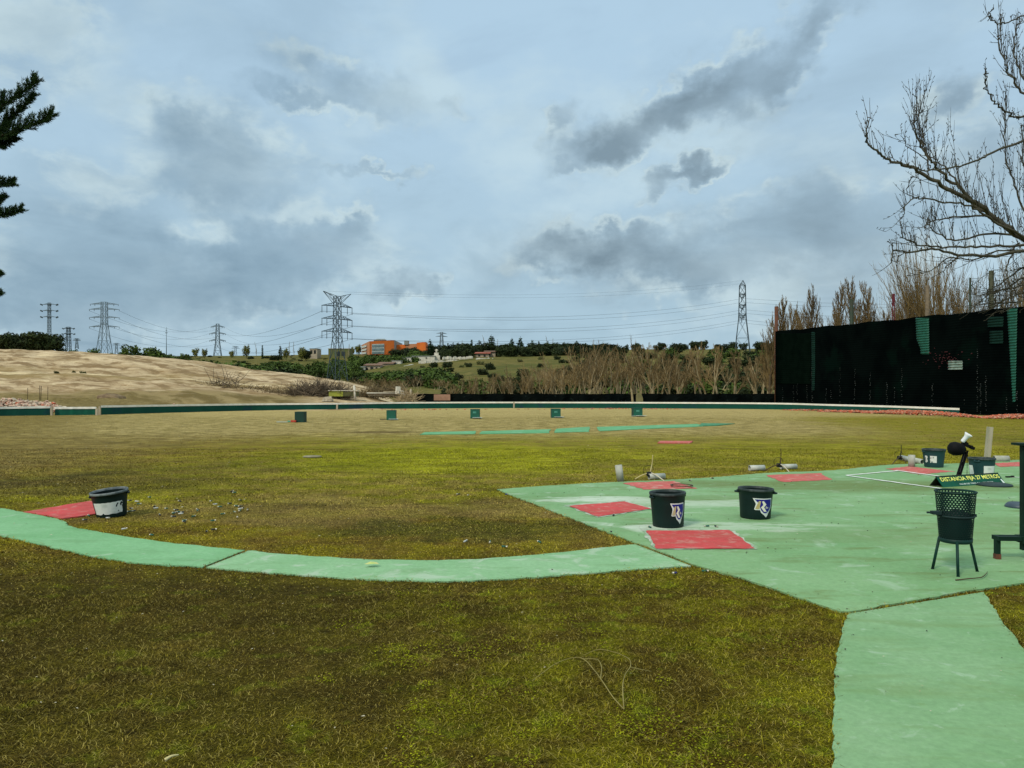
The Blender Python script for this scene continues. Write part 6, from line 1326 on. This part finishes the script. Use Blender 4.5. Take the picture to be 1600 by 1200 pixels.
for (u, vt, vb, Yv, w, lab, m) in ((120, 529, 545, 600, 2.2, 'tiny distant pylon right of the short dark one', M_steelp), (182, 536, 553, 800, 3, 'faint distant pylon right of the four-armed one', M_steelp), (690, 519, 556, 640, 4, 'faint pylon behind the firs right of the orange building', M_steelp), (368, 541, 558, 800, 3, 'tiny distant pylon right of the three-armed one', M_steelp)):
    bb = seat(u, vb, Yv); H_ = (vb - vt) * Yv / F; pylon(lab, bb, R(20), H_, [(0, w), (1.0, w * .35)], [(.82, w * 1.3, .6), (.95, w * 1.1, .6)], m, .30, .17, None, 0)
q = seat(260, 561, 500); mb = MB(); H_ = (561 - 511) * 500 / F
mb.tube([(0, 0, 0), (0, 0, H_)], [.32, .12], 6); mb.box((0, 0, H_ * .82), (1.4, .4, .5)); mb.box((0, 0, H_ * .9), (.9, .4, .4)); tag(mb.build('mast', M_steelp, None, q), 'thin pale mast with small aerials on the crest of the sand bank', 'mast')
def wire(a, c, sag, r, lab, grp):
    P = [a.lerp(c, f) - Vector((0, 0, sag * 4 * f * (1 - f))) for f in np.linspace(0, 1, 25)]; mb = MB(); mb.tube(P, r, 4, cap=False); tag(mb.build('power_line', M_wire), lab, 'power line', grp)
names = ['lowest', 'lowest', 'middle', 'middle', 'upper', 'upper']
t7 = [pt(u, v, Yv) for u, v, Yv in ((1900, 512, 330), (1900, 516, 345), (1900, 482, 330), (1900, 486, 345), (1900, 450, 330), (1900, 455, 345))]
for i in range(6):
    wire(t1[i] - Vector((0, 0, 2.0)), t2[i] - Vector((0, 0, 2.4)), 5.5, .042, f'one of two {names[i]} wires between the tallest pylon and the end-on one', f'{names[i]} wires of the long right span')
    wire(t2[i] - Vector((0, 0, 2.4)), t7[i], 5.0, .045, f'one of two {names[i]} wires running right from the end-on pylon', f'{names[i]} wires right of the end-on pylon')
    wire(t1[i] - Vector((0, 0, 2.0)), t4[i], 9, .055, f'one of two {names[i]} wires between the tallest pylon and the small distant one', f'{names[i]} wires of the left span')
    wire(t3[i] - Vector((0, 0, .8)), t4[i], 9, .065, f'one of two {names[i]} wires between the four-armed pylon and the small one', f'{names[i]} wires of the far left span')
for i in (6, 7): wire(t1[i], t2[i], 4, .022, 'one of two thin top wires between the tallest and the end-on pylon', 'earth wires of the long right span')

# ------------------------------------------------------------------ buildings on the hill
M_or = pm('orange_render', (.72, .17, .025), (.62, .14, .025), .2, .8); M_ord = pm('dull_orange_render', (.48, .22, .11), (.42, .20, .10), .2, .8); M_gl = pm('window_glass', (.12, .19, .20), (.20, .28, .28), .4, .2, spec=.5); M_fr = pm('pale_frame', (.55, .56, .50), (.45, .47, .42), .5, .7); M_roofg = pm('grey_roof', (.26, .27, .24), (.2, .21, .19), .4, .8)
M_wht2 = pm('whitewash', (.66, .62, .52), (.50, .46, .37), .8, .85); M_tile = pm('brown_roof_tiles', (.20, .11, .07), (.15, .085, .055), 1.2, .85); M_rtile = pm('red_roof_tiles', (.36, .10, .06), (.26, .08, .05), 1.2, .85); M_dkop = pm('dark_opening', (.02, .022, .02)); M_bei = pm('beige_wall', (.42, .35, .25), (.33, .27, .19), .6, .85)
ob = thing('orange_building', 'large orange office building with banded windows on the hilltop', 'building', (0, 0, 0))
def L3(u, v, Yv): return pt(u, v, Yv)
def quad(mb, P, th, mi=0):                  # a plate given by its outer corners, with thickness away from the camera
    P = [Vector(p_) for p_ in P]; n = (P[1] - P[0]).cross(P[2] - P[0]).normalized()
    if n.y < 0: n = -n
    Q = [p_ + n * th for p_ in P]; k = len(P); mb.add(P + Q, [tuple(range(k)), tuple(range(2*k-1, k-1, -1))] + [(i, (i+1) % k, k+(i+1) % k, k+i) for i in range(k)], mi)
yc, yr, yl = 588, 600, 640
A0, A1, A2, A3 = L3(577, 560, yc), L3(616, 560, yr), L3(616, 531.5, yr), L3(577, 533.2, yc)
Lb, Lt = L3(565, 560, yl), L3(565, 539, yl)
mb = MB(); quad(mb, [A0, A1, A2, A3], .5); mb.build('wall', M_or, ob)
mb = MB(); quad(mb, [Lb, A0, A3, Lt], .5); sw = mb.build('wall', M_ord, ob)
mb = MB(); bk = [A1 + Vector((0, 45, 0)), A2 + Vector((0, 45, 0))]; mb.add([A1, A2, bk[1], bk[0]], [(0, 1, 2, 3)]); mb.add([A2, A3, Lt, Lt + Vector((10, 30, 0)), bk[1]], [(0, 1, 2, 3, 4)]); mb.build('roof', M_roofg, ob)
def band(mat_, name, f0, f1, h0, h1, off, par):
    mb = MB(); P = [(A0.lerp(A1, f)).lerp(A3.lerp(A2, f), h) for f, h in ((f0, h0), (f1, h0), (f1, h1), (f0, h1))]; P = [p_ + Vector((0, -off, 0)) for p_ in P]; quad(mb, P, .3); return mb.build(name, mat_, par)
for k, (h0, h1) in enumerate(((.27, .40), (.46, .60), (.66, .79))):
    wv = band(M_fr, 'window', .11, .60, h0 - .02, h1 + .035, .45, ob); band(M_gl, 'pane', .12, .59, h0, h1 - .03, .62, wv)
    for f in np.linspace(.17, .54, 8): band(M_fr, 'mullion', f, f + .006, h0, h1 - .03, .70, wv)
for k in range(3):
    mb = MB(); P = [Lb.lerp(A0, f).lerp(Lt.lerp(A3, f), h) for f, h in ((.06, .30 + k * .22), (.72, .28 + k * .22), (.72, .40 + k * .22), (.06, .43 + k * .22))]; quad(mb, [p_ + Vector((-.5, -.5, 0)) for p_ in P], .2); wv = mb.build('window', M_fr, ob)
mb = MB(); quad(mb, [L3(584, 531.5, 600), L3(604, 531.2, 605), L3(601, 529.4, 606), L3(589, 529.4, 604)], 6); mb.build('roof_house', M_roofg, ob)
mb = MB(); quad(mb, [L3(616, 557, 612), L3(652, 557, 612), L3(652, 538, 612), L3(616, 538.8, 612)], 14); mb.build('wing', M_or, ob)
mb = MB(); quad(mb, [L3(634, 548, 611), L3(651, 548, 611), L3(651, 537, 611), L3(634, 537.6, 611)], .5); mb.build('wing_facade', M_ord, ob)
mb = MB(); quad(mb, [L3(651, 557, 606), L3(665, 557, 606), L3(665, 534.3, 606), L3(651, 535.5, 606)], 16); mb.build('end_block', M_or, ob)
mb = MB(); quad(mb, [L3(631.5, 538.5, 610), L3(638, 538.5, 610), L3(638, 532.3, 610), L3(631.5, 532.3, 610)], 5); mb.build('plant_room', M_roofg, ob)
def house(label, u0, u1, vt, vb, Yv, dep, wall_m, roof_m, openings=(), slope=.0, name='shed', ov=.35, drop=2.5, cat='shed', grp=None, rz=0.0):
    a, c = pt(u0, vb, Yv), pt(u1, vb, Yv); w = c.x - a.x; h = (vb - vt) * Yv / F; t = thing(name, label, cat, ((a.x + c.x) / 2, Yv, a.z), rz, grp)
    mb = MB(); mb.box((0, dep / 2, (h - drop) / 2), (w, dep, h + drop)); wl_ = mb.build('wall', wall_m, t)
    mb = MB(); mb.add([(-w/2 - ov, -ov, h), (w/2 + ov, -ov, h), (w/2 + ov, dep + ov, h + slope), (-w/2 - ov, dep + ov, h + slope), (-w/2 - ov, -ov, h + .28), (w/2 + ov, -ov, h + .28), (w/2 + ov, dep + ov, h + slope + .28), (-w/2 - ov, dep + ov, h + slope + .28)], [(0,3,2,1), (4,5,6,7), (0,1,5,4), (1,2,6,5), (2,3,7,6), (3,0,4,7)]); mb.build('roof', roof_m, t)
    for (f0, f1, g0, g1, nm) in openings: mb = MB(); mb.box((-w/2 + w * (f0 + f1) / 2, -.04, h * (g0 + g1) / 2), (w * (f1 - f0), .12, h * (g1 - g0))); mb.build(nm, M_dkop, t)
    return t
house('small white-fronted shed at the lower left end of the row', 548.5, 556.5, 575.2, 580.5, 418, 6, M_wht2, M_roofg, (), .3)
house('low shed with a wide dark open front, beside the small white one', 557, 569, 573.8, 582, 419, 7, M_wht2, M_roofg, ((.06, .94, .02, .88, 'door'),), .4)
house('long brown-roofed shed with dark openings in the middle of the row', 570, 594, 571.3, 579.5, 424, 9, M_bei, M_tile, ((.08, .2, .2, .6, 'window'), (.36, .55, .3, .75, 'window'), (.7, .82, .0, .7, 'door')), 1.2, ov=.7)
house('brown-roofed shed with pale walls, right of the long one', 591, 613, 568.6, 577.5, 436, 9, M_bei, M_tile, ((.15, .3, .3, .7, 'window'), (.45, .62, .05, .7, 'door'), (.75, .88, .3, .7, 'window')), 1.2, ov=.7)
house('pale block-like shed above the brown-roofed ones', 612, 626, 563.8, 570.5, 446, 8, M_wht2, M_roofg, ((.3, .45, .2, .7, 'window'),), .2)
house('pale square block right of the row of sheds, higher up the slope', 629, 643, 558.8, 565, 455, 7, M_wht2, M_roofg, ((.6, .75, .0, .6, 'door'),), .2)
house('long whitewashed wall-like building right of the square block', 644, 679, 556.6, 562, 462, 6, M_wht2, M_roofg, ((.1, .25, .0, .7, 'door'), (.6, .66, .3, .7, 'window')), .3)
house('red-roofed house with a dark upper roof in front of the firs', 743, 764, 552.6, 557.5, 480, 9, M_bei, M_rtile, ((.2, .35, .1, .7, 'window'), (.6, .75, .0, .7, 'door')), 1.2, name='house', ov=1.0, cat='house')
house('dark-roofed house adjoining the red-roofed one', 758, 774, 550.0, 557, 489, 8, M_bei, M_tile, ((.3, .5, .2, .6, 'window'),), 1.0, name='house', ov=.9, cat='house')
house('far brown building on the skyline left of the tall pylon', 484, 495.5, 545, 556, 560, 12, M_bei, M_roofg, ((.1, .35, .3, .8, 'window'), (.55, .85, .3, .8, 'window')), .3, name='far_building', cat='building')
house('far low green-clad building behind the legs of the tall pylon', 513, 546, 545, 556, 560, 12, pm('green_cladding', (.10, .12, .035), (.14, .13, .05), .3, .85), M_bei, ((.42, .55, .0, .6, 'window'), (.62, .8, .0, .6, 'window')), .3, name='far_building', cat='building')
mb = MB(); P = spline([Vector(p_) for p_ in ((560, 583.5, 0), (585, 581, 0), (610, 577.5, 0), (632, 573.5, 0), (646, 570.5, 0))], 6); Q = [pt(p_.x, p_.y, 405 + i * .9) for i, p_ in enumerate(P)]
mb.add([q + Vector((0, 0, dz)) for q in Q for dz in (-2.5, .55)] , [(2*i, 2*i+2, 2*i+3, 2*i+1) for i in range(len(Q)-1)]); o = mb.build('retaining_wall', M_wht2); md = o.modifiers.new('t', 'SOLIDIFY'); md.thickness = 1.2; tag(o, 'long pale curved retaining wall below the row of sheds', 'wall')
t = thing('monument', 'pale tower-like monument at the right end of the whitewashed building', 'monument', pt(682, 563, 466)); mb = MB(); mb.box((0, 0, .8), (4.4, 3, 4.2)); mb.box((0, 0, 3.6), (2.6, 2, 2)); mb.build('plinth', M_wht2, t); mb = MB(); mb.tube([(0, 0, 4.5), (0, 0, 6.8)], [.6, .4], 8); mb.box((0, 0, 6.2), (1.9, .5, .5)); mb.build('statue', M_wht2, t)
for (v0, u0, u1, n, lab) in ((560.5, 694, 740, 17, 'small pale stone in the upper row of stones below the firs'), (566.5, 656, 720, 20, 'small pale stone in the lower row of stones right of the square block'), (562.5, 745, 775, 9, 'small pale stone in the row in front of the red-roofed house')):
    mb = MB(); mb.box((0, 0, .35), (1.3, .6, 1.3)); mb.box((0, 0, 1.1), (.8, .4, .4)); me = mb.mesh('boundary_stone', M_wht2)
    for k in range(n):
        u = u0 + (u1 - u0) * (k + rng.random() * .6) / n; v = v0 + rng.uniform(-.7, .7) - (u - u0) * .03; q = pt(u, v + 1, 440); o = link('boundary_stone', me, None, q, rng.random()); s = rng.uniform(.6, 1.3); o.scale = (s * rng.uniform(.8, 2), s, s); tag(o, lab, 'stone', lab.replace('small pale stone in the ', ''))

# ------------------------------------------------------------------ brush, crate, stakes and scraps on the bank
M_brush = pm('grey_brush', (.14, .105, .07), (.09, .065, .04), 1, .9, island=.4); M_brush2 = pm('brown_brush', (.17, .12, .055), (.11, .08, .04), 1, .9, island=.4)
def brush(label, u0, u1, v0, v1, Yv, n, L, m, seed, name='brush_pile', dome=True):
    g = random.Random(seed); mb = MB()
    for k in range(n):
        f = g.random(); u = u0 + (u1 - u0) * f; hmax = (v1 - v0) / F * Yv * (math.sin(math.pi * min(max(f, .04), .96)) ** .6 if dome else 1)
        q = pt(u, v1, Yv + g.gauss(0, 1.2)); q.z += hmax * g.random() * .75 - .1; d = unit(Vector((g.gauss(0, 1), g.gauss(0, .8), g.gauss(.35, .5)))); l = L * g.uniform(.4, 1.2); e = q + d * l; mb.tube([q, q.lerp(e, .5) + Vector((g.gauss(0, .08), 0, g.gauss(0, .08))), e], [.035, .028, .014], 3, cap=False)
    return tag(mb.build(name, m), label, 'brush pile')
brush('large heap of grey-brown cut brush at the foot of the sand bank', 452, 545, 596, 622, 82, 1500, 1.5, M_brush, 1)
brush('low dark brush spreading left of the large heap', 400, 470, 606, 622, 84, 600, 1.1, M_brush2, 2); brush('dark scrubby brush on the slope of the sand bank', 300, 365, 598, 608, 88, 520, .9, M_brush2, 3); brush('thin brush between the sloping trunk and the large heap', 350, 425, 602, 613, 86, 420, .8, M_brush2, 4)
brush('tangle of pale branches sticking up on the bank, right of the dark scrub', 334, 372, 582, 606, 87, 60, 2.2, M_brush, 5, 'dead_branches'); brush('dry brown brush right of the pale stump post', 560, 645, 600, 620, 86, 900, 1.0, M_brush2, 6); brush('dry pale weeds at the left end of the black netting fence', 622, 648, 604, 632, 79, 260, 1.3, pm('dry_weeds', (.36, .27, .15), (.28, .2, .11), 1, .9), 7, 'dry_weeds')
for (u, v, s, lab) in ((88, 583, .9, 'small dark tuft on the track across the sand bank, leftmost of three'), (115, 586, .7, 'small dark tuft on the track across the sand bank, middle of three'), (130, 588, .9, 'wide dark tuft on the track across the sand bank, rightmost of three')):
    q = bank_at(u, .49); put(obush, 0, q, rz_(), (s * .24, s * .2, s * .2), lab)
q = pt(536, 619, 79); t = thing('crate', 'yellow-green crate with a pale lid in front of the brush heap', 'crate', (q.x, 79, q.z)); w = 2.9
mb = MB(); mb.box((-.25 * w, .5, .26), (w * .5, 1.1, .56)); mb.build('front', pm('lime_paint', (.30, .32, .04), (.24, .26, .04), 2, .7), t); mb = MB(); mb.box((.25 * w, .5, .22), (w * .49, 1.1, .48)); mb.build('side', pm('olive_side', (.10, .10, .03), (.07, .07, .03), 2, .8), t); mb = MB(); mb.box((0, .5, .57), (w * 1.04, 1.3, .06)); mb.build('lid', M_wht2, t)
q = pt(555, 622, 79); mb = MB(); mb.tube([(0, 0, -.2), (-.05, 0, .6), (-.12, 0, 1.3)], [.14, .12, .11], 8); tag(mb.build('stump_post', M_wht2, None, q), 'pale stubby post right of the yellow-green crate', 'post')
q = pt(598, 619, 80); t = thing('board_stack', 'low stack of weathered boards behind the barrier', 'boards', q, R(4)); 
for k, (x, z, l) in enumerate(((0, .1, 2.9), (.2, .22, 2.7), (-.1, .34, 3.0), (.9, .46, 1.6))): mb = MB(); mb.box((x, rng.uniform(-.1, .1), z), (l, .9, .1), rng.uniform(-.05, .05)); mb.build('board', [M_post, M_brush, M_wht2, M_post][k], t)
q = pt(512, 627, 76); mb = MB(); mb.add([(-.55, -.3, 0), (.5, -.35, 0), (.55, .3, 0), (-.5, .35, 0), (-.35, -.2, .42), (.4, -.15, .5), (.3, .2, .45), (-.3, .2, .38)], [(0,3,2,1), (4,5,6,7), (0,1,5,4), (1,2,6,5), (2,3,7,6), (3,0,4,7)]); tag(mb.build('boulder', pm('pale_boulder', (.42, .36, .26), (.25, .2, .14), 3, .9), None, q), 'pale boulder left of the yellow-green crate', 'boulder')
for (u, v, s, lab) in ((622, 613, .5, 'white bucket-like block at the right end of the board stack'), (628, 618, .4, 'small white block leaning by the dry weeds')): q = pt(u, v, 79); mb = MB(); mb.box((0, 0, .35), (s * .8, s, 1.0 * s), .4); mb.box((.1, 0, .0), (s * 1.1, s * 1.1, .3), .9); tag(mb.build('white_block', M_wht2, None, q), lab, 'block')
for (u, v0, v1, lab) in ((43, 606, 619, 'thin stake, leftmost of three behind the left end of the barrier'), (61.5, 602.5, 617, 'thicker paired stake, middle of three behind the left end of the barrier'), (74.5, 604, 618, 'thin stake, rightmost of three behind the left end of the barrier')):
    Yv = 68; q = pt(u, v1, Yv); mb = MB(); mb.tube([(0, 0, -.5), (.02, 0, (v1 - v0) * Yv / F)], .022, 5)
    if u == 61.5: mb.tube([(.12, 0, -.5), (.16, 0, .8)], .03, 5); mb.tube([(-.1, 0, .55), (.3, 0, .5)], .015, 4)
    tag(mb.build('thin_stake', M_stkd, None, q), lab, 'stake')
q = pt(172, 620.5, 66); mb = MB(); g = random.Random(3); prof = [(1.0, -.12), (.92, .10), (.6, .26), (.25, .34), (0, .36)]
mb.lathe(prof, 22); mb.v = [(x * (1 + .18 * math.sin(5 * math.atan2(y, x))) + g.uniform(-.06, .06), y + g.uniform(-.06, .06), z + g.uniform(-.07, .07)) for x, y, z in mb.v]
o = tag(mb.build('earth_heap', pm('dark_earth', (.13, .085, .05), (.22, .155, .085), 3, .95, bp=.5), None, q), 'small dark heap of turned earth at the lower edge of the sand', 'earth'); o.scale = (1.15, .7, .8)
